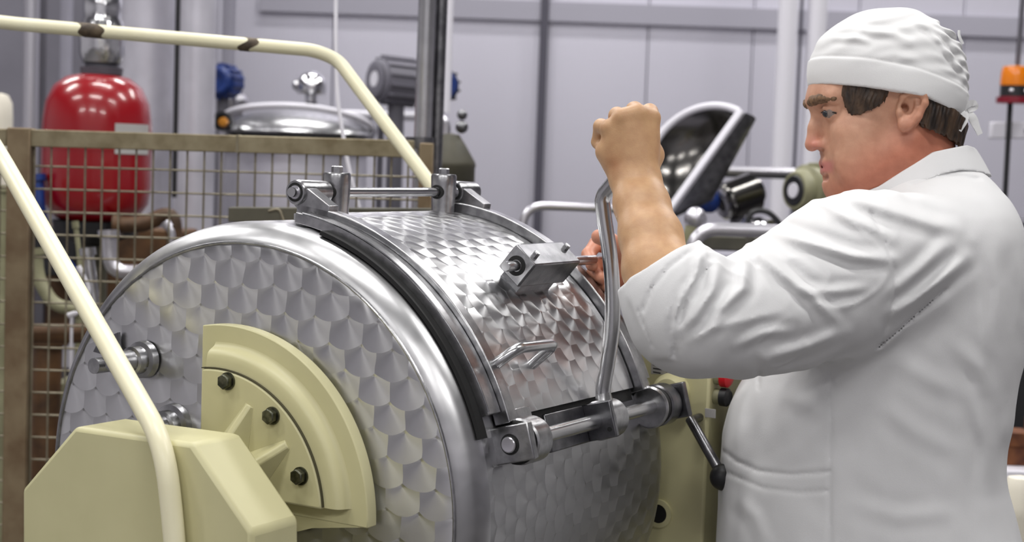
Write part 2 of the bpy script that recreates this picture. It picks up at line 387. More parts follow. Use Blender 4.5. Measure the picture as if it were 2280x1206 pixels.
MB().arc(-.004, .011, R + .0005, R + .006, LT0 + .24, LT1 + .05, 80).build('bar_shadow_strip', M['gap_black'], lid)  # black strip stands for the side bar's shadow on the shell
MB().arc(.453, .463, R - .0, R + .005, LT0 + .24, LT1 + .05, 80).build('bar_shadow_strip', M['gap_black'], lid)  # matching painted shade strip beside the far bar
MB().arc(.060, .098, R + .008, R + .022, LT1 - .02, LT1 + .03, 6).build('lid_foot', M['steel'], lid, bevel=.001)
# pull handle on the lid
hp = [dp(.058, 1.035, R + .006), dp(.060, 1.025, R + .028), dp(.074, 1.012, R + .050), dp(.168, 1.018, R + .050), dp(.160, 1.045, R + .006)]
MB().tube(bend(hp, .016), .0070, 14).build('pull_handle', M['steel_tube'], lid)
# square lock box on the lid with its pin
def boxp(s, t, r): return dp(s, t, r)
bs0, bs1 = .212, .338; bth = .70
bn = math.cos(bth) * UP + math.sin(bth) * B; bt = -math.sin(bth) * UP + math.cos(bth) * B
bc = C0 + A * (bs0 + bs1) / 2 + bn * (R + .044)
hs = .0205
q = [bc - A * (bs1 - bs0) / 2 + bt * x + bn * y for x, y in ((-hs, -hs), (hs, -hs), (hs, hs), (-hs, hs))]
lb = MB().prism(q, A * (bs1 - bs0)).build('lock_box', M['steel_dark'], lid, bevel=.0025)
q2 = [bc - A * ((bs1 - bs0) / 2 + .0012) + bt * x * .9 + bn * y * .9 for x, y in ((-hs, -hs), (hs, -hs), (hs, hs), (-hs, hs))]
MB().prism(q2, A * .0014).build('lock_box_end', M['steel'], lid)
q3 = [bc - A * .045 - bn * (hs + .0) + bt * x + A * y for x, y in ((-.016, 0), (.016, 0), (.016, .09), (-.016, .09))]
MB().prism(q3, -bn * .016).build('lock_box_foot', M['steel_dark'], lid)
pc = bc + bt * 0
MB().tube([pc - A * .092, pc - A * .088, pc + A * .155], [.0060, .0068, .0068], 18).build('lock_pin', M['steel_tube'], lid)
MB().lathe([(-.001, .008), (-.001, .0135), (.0005, .0135)], pc - A * ((bs1 - bs0) / 2 + .0012), A, UP, 24).build('pin_hole', M['gap_black'], lid)
for dx in (-.045, .052):
    m_ = MB(); hexbolt(m_, bc + A * dx + bn * hs + bt * (.004 if dx < 0 else -.006), bn, .0048, .007); m_.build('lock_screw', M['steel'], lid)
# hinge
MB().cyl(dp(.028, .058, .391), dp(.475, .058, .391), .0064, n=20).build('hinge_rod', M['steel_tube'], drum)
for s in (.125, .388):
    hpz = fp(s, .0227, 0)
    hpo = MB().lathe([(R - .012, .0165), (.350, .0165), (.398, .0185), (.4135, .0190), (.4165, .0175), (.4165, 0)], hpz, UP, B, 36).build('hinge_post', M['steel'], drum)
    m_ = MB(); hexbolt(m_, hpz + UP * .4165, UP, .0078, .009); m_.build('hinge_bolt', M['steel'], hpo)
    rp = hpz + UP * .3904
    MB().lathe([(-.0187, .0068), (-.0190, .0105), (-.010, .0115)], rp, A, UP, 24).build('rod_hole', M['gap_black'], hpo)
for s0, s1 in ((.036, .098), (.416, .470)):
    ey = MB(); ey.lathe([(s0, .0066), (s0, .0150), (s0 + .003, .0165), (s1, .0150), (s1, .0066)], dp(0, .058, .391), A, UP, 36)
    eo = ey.build('hinge_eye', M['steel'], drum)
    MB().lathe([(s0 - .0012, 0), (s0 - .0012, .0085), (s0 + .001, .0095)], dp(0, .058, .391), A, UP, 30).build('rod_end', M['silver'], eo)
    MB().lathe([(s0 - .0003, .0093), (s0 - .0003, .0125)], dp(0, .058, .391), A, UP, 30).build('eye_shadow_ring', M['gap_black'], eo)
    sm = (.040, .060) if s0 < .2 else (.418, .438)
    MB().prism([dp(sm[0], .02, .384), dp(sm[0], .10, .398), dp(sm[0], .20, R + .030), dp(sm[0], .20, R + .004), dp(sm[0], .08, R + .012)], A * .02).build('eye_arm', M['steel'], eo, bevel=.001)
# latch
lth = 1.2927; lr = .375
ld_ = math.cos(lth) * UP + math.sin(lth) * B; lt_ = -math.sin(lth) * UP + math.cos(lth) * B
lc = dp(0, lth, lr)
MB().cyl(lc + A * .026, lc + A * .482, .0098, n=24).build('latch_rod', M['steel_tube'], drum)
def lplate(s0, s1, r0, r1, h, name, m, par=drum):
    q = [C0 + A * s0 + ld_ * r + lt_ * y for r, y in ((r0, -h), (r1, -h), (r1, h), (r0, h))]
    return MB().prism(q, A * (s1 - s0)).build(name, m, par, bevel=.0018)
pl = lplate(.030, .042, R - .030, .4045, .0225, 'latch_bracket', M['steel'])
MB().lathe([(-.0005, 0), (-.0015, .0085), (.0, .0098)], lc + A * .0265, A, UP, 28).build('rod_end', M['silver'], pl)
MB().lathe([(-.0004, .0100), (-.0004, .0128)], lc + A * .030, A, UP, 28).build('rod_ring', M['gap_black'], pl)
MB().tube([C0 + A * .028 + ld_ * (R - .016) + lt_ * y for y in np.linspace(-.024, .024, 9)], .0032, 8).build('weld_bead', M['steel_dark'], pl)
def collar(s0, s1, r, off, m, name='latch_collar'):
    c = lc + ld_ * off
    return MB().lathe([(s0, .006), (s0, r - .0025), (s0 + .002, r), (s1 - .002, r), (s1, r - .0025), (s1, .006)], c, A, UP, 44).build(name, m, drum)
collar(.046, .052, .0270, -.002, M['gap_black'], 'latch_bearing_gap'); collar(.053, .088, .0285, -.001, M['steel'])
hub = collar(.262, .302, .0265, -.002, M['steel'], 'lever_hub')
hp2 = lplate(.252, .261, R + .001, .4010, .0245, 'hub_plate', M['steel_dark'], hub)
MB().cyl(C0 + A * .2515 + ld_ * .3925 - lt_ * -.013, C0 + A * .2535 + ld_ * .3925 - lt_ * -.013, .0032, n=16).build('pin_hole', M['gap_black'], hub)
lplate(.150, .252, R - .002, R + .008, .0245, 'latch_backing', M['steel_dark'])
collar(.418, .424, .0300, -.004, M['steel']); collar(.425, .438, .0275, -.004, M['gap_black'], 'latch_bearing_gap'); collar(.438, .468, .0300, -.004, M['steel_dark'])
lplate(.470, .482, R - .020, .4060, .0250, 'latch_bracket', M['steel_dark'])
# lever: bent tube standing on the hub
SL = .282
lev = [onface(x, y, SL) for x, y in ((1347, 915), (1343, 868), (1352, 810), (1363, 730), (1364, 650), (1358, 570), (1347, 495), (1341, 447))]
lev = spline(lev, 6) + bend([onface(1341, 447, SL), onface(1345, 432, SL), onface(1374, 396, SL), onface(1408, 330, SL + .006), onface(1425, 290, SL + .01)], .012)[1:]
MB().tube(lev, .0103, 20).build('latch_lever', M['steel_tube'], drum)
MB().tube([onface(1347, 925, SL), onface(1345, 895, SL), onface(1343, 872, SL)], [.020, .0125, .0100], 20).build('lever_socket', M['steel'], drum)
# studs on the near end disc
for (x, y, s1, r) in ((318, 800, -.085, .0185), (385, 948, -.075, .022)):
    c = onface(x, y, -.045); o = MB().lathe([(.004, r * 1.35), (-.006, r * 1.30), (-.008, r), (-.022, r), (-.024, r * .8), (-.045, r * .8), (-.046, 0)], c, A, UP, 36).build('end_stud', M['steel'], drum)
    m_ = MB(); hexbolt(m_, c - A * .046, -A, r * .72, .012); m_.build('stud_nut', M['steel'], o)
c = onface(228, 812, -.06); MB().cyl(c + A * .02, c - A * .016, .0105, n=20).build('end_pin', M['steel'], drum)
c = onface(212, 782, -.04); MB().prism([c, c + B * .05 - UP * .006, c + B * .045 + UP * .03, c + B * .01 + UP * .016], -A * .004).build('wear_plate', M['steel_dark'], drum)

# cream quarter cover over the bearing, on the drum's near end
def sect(r0, r1, s0, s1, b0, z0, n=40):
    """annular quarter sector cut by the lines b = b0 and z = z0"""
    o = [];
    ta = math.asin(b0 / r1); tb = math.acos(z0 / r1)
    for k in range(n + 1):
        t = ta + (tb - ta) * k / n; o.append((r1 * math.sin(t), r1 * math.cos(t)))
    if r0 > 0:
        ta = math.asin(b0 / r0); tb = math.acos(z0 / r0)
        for k in range(n + 1):
            t = tb + (ta - tb) * k / n; o.append((r0 * math.sin(t), r0 * math.cos(t)))
    else: o.append((b0, z0))
    return MB().prism([fp(s0, b, z) for b, z in o], A * (s1 - s0))
cover = sect(0, .2235, -.065, -.046, -.040, -.002).build('bearing_cover', M['cream'], drum, bevel=.0015)
v = []; f = []; rr = [(.1712, -.060), (.1712, -.0802), (.180, -.0800), (.186, -.0794), (.1900, -.0778), (.1930, -.0742), (.1952, -.0700), (.1972, -.0668), (.2000, -.0652), (.203, -.0648)]; n = 48
for k in range(n + 1):
    for (r, s) in rr:
        ta, tb = math.asin(-.027 / r) + .045, math.acos(.018 / r); v.append(dp(s, ta + (tb - ta) * k / n, r))
m_ = len(rr); f = [(k * m_ + j, k * m_ + j + 1, (k + 1) * m_ + j + 1, (k + 1) * m_ + j) for k in range(n) for j in range(m_ - 1)] + [tuple(range(m_)), tuple(range(n * m_, (n + 1) * m_))[::-1]]
MB().add(v, f).build('cover_rim', M['cream'], cover)
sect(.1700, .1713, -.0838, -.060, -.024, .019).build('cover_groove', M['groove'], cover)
inner = sect(0, .1698, -.0842, -.058, -.024, .016).build('cover_plate', M['cream'], cover, bevel=.003)
# lower skirt under the plate
MB().prism([fp(-.0640, b, z) for b, z in ((-.036, -.001), (.222, -.001), (.19, -.006), (.14, -.014), (.10, -.028), (.07, -.05), (-.036, -.05))], A * .01).build('cover_skirt', M['cream'], cover)
for t, r0, r1 in ((.40, .03, .142), (.915, .03, .146)):
    c0, c1 = dp(-.0838, t, r0), dp(-.0838, t, r1); sd = math.cos(t) * B - math.sin(t) * UP
    v = [c0 - sd * .017, c0 + sd * .017, c0 - A * .040, c1, c1 - sd * .004, c1 + sd * .004, c0 - A * .036 + sd * .004, c0 - A * .036 - sd * .004]
    MB().add([c0 - sd * .040, c0 + sd * .040, c0 + sd * .004 - A * .052, c0 - sd * .004 - A * .052, c1 - sd * .007, c1 + sd * .007, c1 + sd * .003 - A * .003, c1 - sd * .003 - A * .003],
             [(0, 1, 2, 3), (4, 7, 6, 5), (0, 3, 7, 4), (1, 5, 6, 2), (3, 2, 6, 7), (0, 4, 5, 1)]).build('cover_rib', M['cream'], cover, bevel=.0015)
for (x, y) in ((504, 848), (603, 925), (666, 1059)):
    c = onface(x + 4, y, -.0842)
    wo = MB().lathe([(.0, .0112), (-.0025, .0112), (-.0025, 0)], c, A, UP, 30).build('bolt_washer', M['bolt'], cover)
    m_ = MB(); hexbolt(m_, c - A * .0025, -A, .0100, .0085); m_.build('bolt_head', M['bolt'], cover, bevel=.0008)

# ------------------------------------------------------------------ front bearing housing (cream)
SH = -.235
fh = [(48, 1088), (166, 949), (427, 986), (560, 1184), (562, 1420), (48, 1420)]
base = [onface(x, y, SH) for x, y in fh]
cxy = np.mean(base, 0)
hous = thing('bearing_housing', (cxy[0], cxy[1], 0), 'cream enamelled bearing housing with sloping corners in front of the drum', 'housing')
MB().prism(base, A * .085).build('housing_cover', M['cream'], hous, bevel=.006)
zb = min(p[2] for p in base); c = cxy * [1, 1, 0] + A * .045
MB().box(c + UP * (zb / 2 + .01), B * .10, A * .038, UP * (zb / 2 + .01 - .02)).build('pedestal', M['cream'], hous, bevel=.004)
MB().box(c + UP * .015, B * .16, A * .10, UP * .015).build('foot_plate', M['cream'], hous, bevel=.004)
# guard rail
GR = .0125
ga = [onface(402, 1420, SH - .016), onface(390, 1206, SH - .016), onface(366, 990, SH - .016), at(0, 345, 2.36), at(-230, -20, 2.55), at(-330, 0, 2.85), at(0, 50, 2.93), at(700, 112, 3.02), at(752, 133, 3.03), at(955, 405, 2.92), at(1100, 620, 2.86), at(1240, 830, 2.80)]
gp = bend(ga, .05, 8)
gz = gp[0]
guard = thing('guard_rail', (gz[0], gz[1], 0), 'cream tubular guard rail bent over the drum, paint chipped in two places', 'rail')
MB().tube(gp, GR, 20).build('rail_tube', M['cream_pale'], guard)
lo_ = gp[0]; MB().tube([lo_, lo_ * [1, 1, 0]], GR, 20).build('rail_leg', M['cream_pale'], guard)
hi_ = gp[-1]; MB().tube(bend([hi_, hi_ * [1, 1, 0] + UP * .9, hi_ * [1, 1, 0]], .05), GR, 20).build('rail_leg', M['cream_pale'], guard)
def patch(x0, x1, sk):
    ya = lambda x: 50 + (x) * 62 / 700.0; n = 24; v = []; f = []
    da = lambda x: 2.93 + .09 * x / 700.0
    a, b = at(x0, ya(x0), da(x0)), at(x1, ya(x1), da(x1)); t = (b - a) / np.linalg.norm(b - a); e1 = np.cross(t, UP); e1 /= np.linalg.norm(e1); e2 = np.cross(e1, t)
    for i in range(2):
        for k in range(n):
            w = 2 * math.pi * k / n; c = a if i == 0 else b
            c = c + t * (.005 * math.sin(3 * w + i) + (sk * .008) * math.sin(w))
            v.append(c + (GR + .0007) * (math.cos(w) * e1 + math.sin(w) * e2))
    f = [(k, (k + 1) % n, n + (k + 1) % n, n + k) for k in range(n)]
    MB().add(v, f).build('chipped_patch', M['bare'], guard)
patch(178, 229, -.6); patch(540, 568, 1.0)

# ------------------------------------------------------------------ rear control cabinet (cream)
SC = .545
pt, pr = onface(1440, 757, SC), onface(1578, 900, SC)
zt = pt[2]; br = (pr - C0) @ B
cabc = fp(SC + .07, br - .20, 0)
cab = thing('control_cabinet', (cabc[0], cabc[1], 0), 'cream enamelled control cabinet behind the drum with push buttons on its side', 'cabinet')
body = MB().prism([fp(SC, b, z) for b, z in ((br - .40, -C0[2]), (br, -C0[2]), (br, zt - C0[2] - .035), (br - .06, zt - C0[2]), (br - .40, zt - C0[2]))], A * .13)
body.build('cabinet_body', M['cream'], cab, bevel=.004)
def fplate(x0, y0, x1, y1, s, th, m, name, par, bev=.0005):
    q = [onface(x0, y0, s), onface(x1, y0 + 3, s), onface(x1, y1 + 3, s), onface(x0, y1, s)]
    return MB().prism(q, -A * th).build(name, m, par, bevel=bev)
pn = fplate(1450, 797, 1507, 832, SC, .0012, M['label'], 'data_plate', cab)
for i in range(4):
    for j in range(2):
        x = 1454 + j * 29; y = 802 + i * 8
        fplate(x, y, x + 14 + (i * 7 + j * 5) % 9, y + 3, SC - .0012, .0003, M['black'], 'plate_text', pn, 0)
fplate(1570, 908, 1594, 928, SC, .0012, M['label'], 'button_plate', cab)
c = onface(1497, 872, SC); MB().lathe([(0, .029), (-.010, .028), (-.018, .021), (-.021, 0)], c, A, UP, 36).build('bearing_cap', M['cream'], cab)
for (x, y, mm, nmv, r) in ((1588, 842, 'redbtn', 'stop_button', .0145), (1586, 886, 'black', 'start_button', .0135)):
    c = fp(SC + .022, br, onface(x, y, SC)[2] - C0[2])
    co = MB().cyl(c - B * .001, c + B * .010, .0120, .0115, 28).build('button_collar', M['olive'], cab)
    MB().lathe([(.009, .010), (.010, r), (.020, r), (.024, r * .7), (.025, 0)], c, B, UP, 30).build(nmv, M[mm], cab)
c = onface(1468, 1142, SC); MB().lathe([(-.0, .021), (-.004, .021), (-.005, .014)], c, A, UP, 32).build('socket_ring', M['cream'], cab)
MB().cyl(c + A * .001, c - A * .0035, .0145, n=28).build('socket_hole', M['gap_black'], cab)
c0 = onface(1538, 935, SC - .03); c1 = onface(1602, 1048, SC - .06)
MB().tube([c0 + A * .05, c0, c1], .0075, 16).build('hand_lever', M['steel_dark'], cab)
MB().ball(c1 + (c1 - c0) * .12, .019).build('lever_knob', M['black'], cab)
# ------------------------------------------------------------------ wire mesh fence behind the drum
FD = 3.30
def fy(px, py, d=FD): return at(px, py, d)
lp = fy(43, 700); pw_ = 52 * FD / F / 2
fence = thing('mesh_fence', (lp[0], lp[1], 0), 'olive steel frame fence with square wire mesh behind the drum', 'fence')
fx = lambda x, ref: None
Yf = lp[1]
def onY(px, py, y=Yf):
    d = CF + CR * (px - W / 2) / F - CU * (py - H / 2) / F
    return CAM + d * ((y - CAM[1]) / d[1])
xl = onY(17, 700)[0]; xr = onY(69, 700)[0]; zt_ = onY(40, 284)[2]
MB().abox(xl, xr, Yf - .022, Yf + .022, 0, zt_).build('post', M['fence_post'], fence, bevel=.003)
ra, rb = onY(66, 307), onY(922, 332)
rh_ = .0175
MB().box((ra + rb) / 2, (rb - ra) / 2, (0, .016, 0), (0, 0, rh_)).build('top_rail', M['fence'], fence, bevel=.002)
ra2, rb2 = onY(-260, 298), onY(20, 306)
MB().box((ra2 + rb2) / 2, (rb2 - ra2) / 2, (0, .016, 0), (0, 0, rh_)).build('top_rail', M['fence'], fence, bevel=.002)
wj = onY(531, 320); MB().box(wj, (.002, 0, 0), (0, .0175, 0), (0, 0, rh_ + .001)).build('rail_weld', M['wire'], fence)
x_r = onY(945, 500)[0]
MB().abox(x_r - .014, x_r + .014, Yf - .016, Yf + .016, 0, onY(945, 318)[2]).build('post', M['fence_post'], fence, bevel=.003)
zlow = .12
MB().abox(xr, x_r, Yf - .014, Yf + .014, zlow - .016, zlow + .016).build('bottom_rail', M['fence'], fence, bevel=.002)
sp_ = 37.6 * FD / F
vx0 = onY(73, 600)[0]; nV = int((x_r - vx0) / sp_)
wv = None
ztop = lambda x: ra[2] + (rb[2] - ra[2]) * (x - ra[0]) / (rb[0] - ra[0])
for i in range(-9, nV + 1):
    x = vx0 + i * sp_
    if xl - .004 < x < xr + .002: continue
    zt2 = ztop(x)
    if wv is None:
        wv = MB().cyl((x, Yf, zlow), (x, Yf, zt2), .0021, n=8).build('mesh_wire', M['wire'], fence); wx, wz = x, zt2
    else:
        c = wv.copy(); COL.objects.link(c); c.parent = fence; c.location = (x - wx, 0, 0)
z0 = onY(200, 373)[2]; wh = None; sph = 50.5 * FD / F
slope = (rb[2] - ra[2]) / (rb[0] - ra[0])
xa, xb = vx0 - 9 * sp_, x_r
for i in range(0, int((z0 - zlow) / sph)):
    dz = -i * sph
    if wh is None: wh = MB().cyl((xa, Yf + .004, z0 + slope * (xa - onY(200, 373)[0])), (xb, Yf + .004, z0 + slope * (xb - onY(200, 373)[0])), .0021, n=8).build('mesh_wire', M['wire'], fence)
    else:
        c = wh.copy(); COL.objects.link(c); c.parent = fence; c.location = (0, 0, dz)
# polished standpipe at the fence end
a, b = at(957, -60, 3.42), at(934, 318, 3.42)
t = thing('standpipe', (b[0], b[1], 0), 'polished steel double standpipe rising at the right end of the mesh fence', 'pipe')
MB().cyl(a + UP * .5, b * [1, 1, 0], .0195, n=28).build('pipe', M['steel_tube'], t)
MB().cyl(a + [.029, .02, .5], b * [1, 1, 0] + [.029, .02, 0], .0125, n=24).build('pipe', M['steel_dark'], t)
MB().lathe([(-.012, .0195), (-.012, .03), (.012, .03), (.012, .0195)], b, UP, A, 28).build('pipe_collar', M['steel_dark'], t)
def vpipe(x0, y0, x1, y1, wpx, d, m, name, label, cat='pipe', zlo=0.0, zhi=4.6, group=None):
    """vertical pipe through two pixels at distance d, from floor to ceiling unless given"""
    a, b = at(x0, y0, d), at(x1, y1, d); c = (a + b) / 2; y = c[1]
    o = MB().cyl((c[0], y, zlo), (c[0], y, zhi), wpx * d / F / 2, n=36).build(name, m); return tag(o, label, cat, group)
def zof(px, py, d): return at(px, py, d)[2]
# ------------------------------------------------------------------ left background
t0 = at(222, 330, 4.0); sc4 = 4.0 / F
tank = thing('expansion_tank', (at(210, 500, 4.0)[0], t0[1], 0), 'glossy red expansion tank hanging behind the wire mesh', 'tank')
tz = zof(215, 162, 4.0); bz = zof(205, 502, 4.0); tc_ = at(216, 330, 4.0); hh = tz - bz; rt = 120 * sc4
MB().lathe([(0, 0), (.004, rt * .45), (.02, rt * .75), (.055, rt * .95), (.10, rt), (hh * .62, rt * .995), (hh - .12, rt * .985), (hh - .075, rt * .94), (hh - .035, rt * .80), (hh - .012, rt * .58), (hh, rt * .2), (hh, 0)],
           (tc_[0], tc_[1], bz), UP, B, 64).build('tank_shell', M['red'], tank)
MB().lathe([(hh * .5 - .003, rt * 1.003), (hh * .5, rt * 1.008), (hh * .5 + .003, rt * 1.003)], (tc_[0], tc_[1], bz), UP, B, 64).build('tank_seam', M['red'], tank)
v = []; w0 = -1.12; w1 = -.70
ang = lambda px: math.asin(max(-1, min(1, (px - 216) / 120.0)))
for k in range(9):
    w = ang(280) + (ang(334) - ang(280)) * k / 8
    for z in (zof(300, 343, 4.0), zof(300, 277, 4.0)): v.append((tc_[0] + rt * 1.012 * math.sin(w), tc_[1] - rt * 1.012 * math.cos(w), z))
MB().add(v, [(2 * k, 2 * k + 2, 2 * k + 3, 2 * k + 1) for k in range(8)]).build('tank_label', M['label'], tank)
MB().lathe([(hh - .005, .05), (hh + .012, .052), (hh + .014, .04), (hh + .022, .04), (hh + .022, 0)], (tc_[0] + .008, tc_[1], bz), UP, B, 32).build('tank_flange', M['darkgrey'], tank)
MB().lathe([(-.05, 0), (-.05, .03), (-.02, .10), (.012, .105)], (tc_[0], tc_[1], bz), UP, B, 32).build('tank_cradle', M['black'], tank)
MB().cyl((tc_[0], tc_[1], 0), (tc_[0], tc_[1], bz - .045), .03).build('tank_stand', M['olive_dark'], tank)
# foil wrapped duct above the tank
fz = tz + .024; rf = 50 * sc4; pr_ = [];
for k in range(40):
    z = fz + k * .022; w = .86 + .20 * abs(math.sin(k * .62)) + .05 * math.sin(k * 2.1); w *= (1.0 if z < zof(225, 40, 4.0) else max(.45, 1 - (z - zof(225, 40, 4.0)) * 5))
    pr_.append((z, rf * w))
o = MB().lathe(pr_, (tc_[0] + .008, tc_[1], 0), UP, B, 40).build('foil_duct', M['foil']); tag(o, 'crumpled silver foil duct rising from the top of the red tank', 'duct')
vpipe(330, 60, 322, 420, 116, 4.9, M['insul'], 'insulated_column', 'wide pale insulated column right of the red tank', 'column')
vpipe(440, 60, 430, 420, 86, 4.75, M['insul'], 'insulated_column', 'narrower pale insulated column beside the black cable', 'column')
vpipe(396, 60, 388, 420, 11, 4.62, M['black'], 'black_cable', 'black vertical cable between the two pale columns', 'cable', zlo=zof(390, 440, 4.62))
vpipe(72, 60, 66, 240, 34, 5.6, M['silver'], 'silver_pipe', 'silver vertical pipe left of the red tank', 'pipe')
vpipe(98, 60, 92, 240, 16, 5.7, M['darkgrey'], 'grey_pipe', 'thin grey vertical pipe beside the silver pipe', 'pipe')
vpipe(152, 60, 142, 240, 26, 6.0, M['grey'], 'conduit', 'pale blue grey conduit behind the red tank', 'pipe')
vpipe(512, 60, 506, 240, 30, 6.4, M['grey'], 'conduit', 'pale grey conduit right of the insulated columns', 'pipe')
vpipe(1004, 60, 992, 200, 17, 4.6, M['white_pipe'], 'thin_white_pipe', 'thin pale pipe just right of the polished standpipe', 'pipe', zlo=zof(995, 250, 4.6))
vpipe(1750, 60, 1742, 400, 44, 6.5, M['white_pipe'], 'white_pipe', 'white vertical wall pipe left of the twin beside the cap', 'pipe')
vpipe(1818, 20, 1806, 380, 44, 6.5, M['white_pipe'], 'white_pipe', 'white vertical wall pipe nearest the person\'s face', 'pipe')
vpipe(1782, 60, 1773, 300, 7, 6.6, M['trimdark'], 'thin_conduit', 'thin dark conduit between the two white wall pipes', 'pipe')
# white vessel and black fitting at the left frame edge
c = at(2, 262, 5.0); o = MB().lathe([(-c[2], .034), (.0, .036), (.045, .034), (.07, .022), (.076, 0)], c, UP, B, 32).build('white_bottle', M['ivory']); o.location[2] += 0
tag(o, 'white rounded canister at the left edge behind the fence', 'canister')
# hanging white cable
cb = spline([at(x, y, 3.55) for x, y in ((748, -120), (748, 0), (748, 120), (752, 220), (764, 300), (776, 370), (800, 462), (850, 600))], 6)
tag(MB().tube(cb, .0045, 10).build('hanging_cable', M['white_cable']), 'thin white cable hanging behind the fence rail', 'cable')
# kettle with domed lid
kd = 5.2; ks = kd / F; kc = at(662, 300, kd); kz = kc[2]; kr = 168 * ks
ket = thing('domed_kettle', (kc[0], kc[1], 0), 'steel kettle with shallow domed lid standing behind the fence', 'kettle')
MB().lathe([(0, kr * .8), (.04, kr * .93), (kz - .06, kr * .93), (kz - .05, kr), (kz - .02, kr), (kz - .02, kr * .9)], (kc[0], kc[1], 0), UP, B, 64).build('kettle_body', M['insul'], ket)
MB().lathe([(kz - .022, kr * .90), (kz + .004, kr * .90)], (kc[0], kc[1], 0), UP, B, 64).build('kettle_gap', M['gap_black'], ket)
MB().lathe([(kz + .000, kr * .98), (kz + .008, kr), (kz + .020, kr * .97), (kz + .045, kr * .82), (kz + .066, kr * .58), (kz + .080, kr * .28), (kz + .084, 0)], (kc[0], kc[1], 0), UP, B, 64).build('kettle_lid', M['steel'], ket)
MB().tube([np.array([kc[0], kc[1], kz + .028]) + kr * .99 * np.array([math.cos(w), math.sin(w), 0]) + UP * .058 * math.sin(max(0, 1) * math.acos(min(1, abs(math.cos(w))))) * (1 if math.sin(w) < 0 else .3) for w in np.linspace(math.pi, 2 * math.pi, 30)], .010, 10).build('kettle_hoop', M['white_pipe'], ket)
# valve with orange handle, white bulb
c = at(496, 270, 5.0); vt = thing('brass_valve', (c[0], c[1], c[2] - .06), 'black and brass valve beside the domed kettle', 'valve')
MB().lathe([(-.03, .012), (-.03, .03), (.02, .03), (.02, .018), (.035, .018)], c, -CF, UP, 24).build('valve_body', M['black'], vt)
MB().lathe([(.034, .016), (.050, .013), (.052, 0)], c + CR * .008 - CU * .006, -CF, UP, 20).build('valve_brass', M['brass'], vt)
c0 = c * [1, 1, 0]; MB().cyl(c0, c - UP * .02, .012).build('valve_riser', M['silver'], vt)
c = at(525, 228, 5.8); o = MB().lathe([(-c[2], .028), (-.03, .03), (-.01, .042), (.01, .044), (.03, .03), (.034, 0)], c, UP, B, 24).build('steel_cap_fitting', M['silver']); tag(o, 'pale rounded steel fitting above the brass valve', 'fitting')
def motor(name, px, py, d, r, ln, axis, m, label, cap=None, ring=None, fins=True, stand=True):
    c = at(px, py, d); axis = np.asarray(axis, float) / np.linalg.norm(axis); t = thing(name, (c[0], c[1], 0 if stand else c[2] - r), label, 'motor')
    MB().lathe([(0, 0), (0, r * .75), (.008, r * .85), (.012, r * .85), (.012, r * .92), (ln, r * .92), (ln, r * .7), (ln + .02, r * .6), (ln + .02, 0)], c, axis, UP, 36).build('motor_body', m, t)
    if fins:
        fm_ = None
        ref = np.cross(axis, UP); ref /= np.linalg.norm(ref)
        for k in range(14):
            w = 2 * math.pi * k / 14; e = math.cos(w) * UP + math.sin(w) * ref; sd = np.cross(e, axis)
            MB().box(c + axis * (ln * .52) + e * r * .95, axis * ln * .42, e * r * .08, sd * .003).build('cooling_fin', m, t)
    MB().lathe([(-.004, r * .30), (-.010, r * .36), (-.012, r * .66), (-.006, r * .78)], c, axis, UP, 36).build('motor_ring', ring or M['darkgrey'], t)
    MB().lathe([(-.010, 0), (-.010, r * .32), (-.004, r * .34)], c, axis, UP, 28).build('motor_hub', cap or M['silver'], t)
    if stand: MB().cyl(c * [1, 1, 0] + axis * ln * .5 * [1, 1, 0], c + axis * ln * .5, r * .35).build('motor_stand', M['darkgrey'], t)
    return t
motor('pump_motor', 838, 176, 5.5, .082, .16, (.82, .55, -.04), M['motor'], 'grey finned pump motor right of the chrome valve cap', ring=M['motor'], cap=M['white_pipe'])
motor('blue_motor', 484, 180, 5.6, .062, .10, (.25, 1, 0), M['blue'], 'blue motor end peeping out beside the insulated column', ring=M['blue'], cap=M['blue'])
motor('blue_motor', 985, 190, 5.0, .062, .10, (-.35, 1, 0), M['black'], 'black and blue motor behind the thin pale pipe', ring=M['blue'], cap=M['blue'])
# chrome valve cap
c = at(694, 190, 5.75); vt = thing('chrome_valve', (c[0], c[1], 0), 'bright chrome valve cap above the domed kettle lid', 'valve')
MB().lathe([(-.06, .022), (-.035, .022), (-.03, .05), (-.01, .055), (.015, .05), (.035, .038), (.046, .02), (.048, 0)], c, UP, B, 32).build('valve_cap', M['chrome'], vt)
MB().ball(c + CR * -.05, .02).build('valve_knob', M['chrome'], vt); MB().cyl(c * [1, 1, 0], c - UP * .05, .02).build('valve_stem', M['darkgrey'], vt)
# beam pipe and pump block between kettle and standpipe
a, b = at(768, 254, 5.75), at(930, 260, 5.75); t = thing('header_pipe', ((a[0] + b[0]) / 2, a[1], 0), 'white horizontal header pipe under the pump motor', 'pipe')
MB().cyl(a, b, .0155).build('pipe', M['white_pipe'], t); MB().cyl((a + b) / 2 * [1, 1, 0], (a + b) / 2, .012).build('support', M['darkgrey'], t)
c = at(806, 286, 5.95); t = thing('pump_block', (c[0], c[1], 0), 'small dark round pump head beside the kettle lid', 'pump')
MB().lathe([(0, 0), (0, .05), (.07, .05), (.07, 0)], c, CF, UP, 28).build('pump_head', M['motor'], t); MB().lathe([(-.004, .012), (-.006, .028), (0, .03)], c, CF, UP, 24).build('pump_ring', M['silver'], t)
MB().cyl(c * [1, 1, 0], c - UP * .03, .02).build('pump_stand', M['darkgrey'], t)
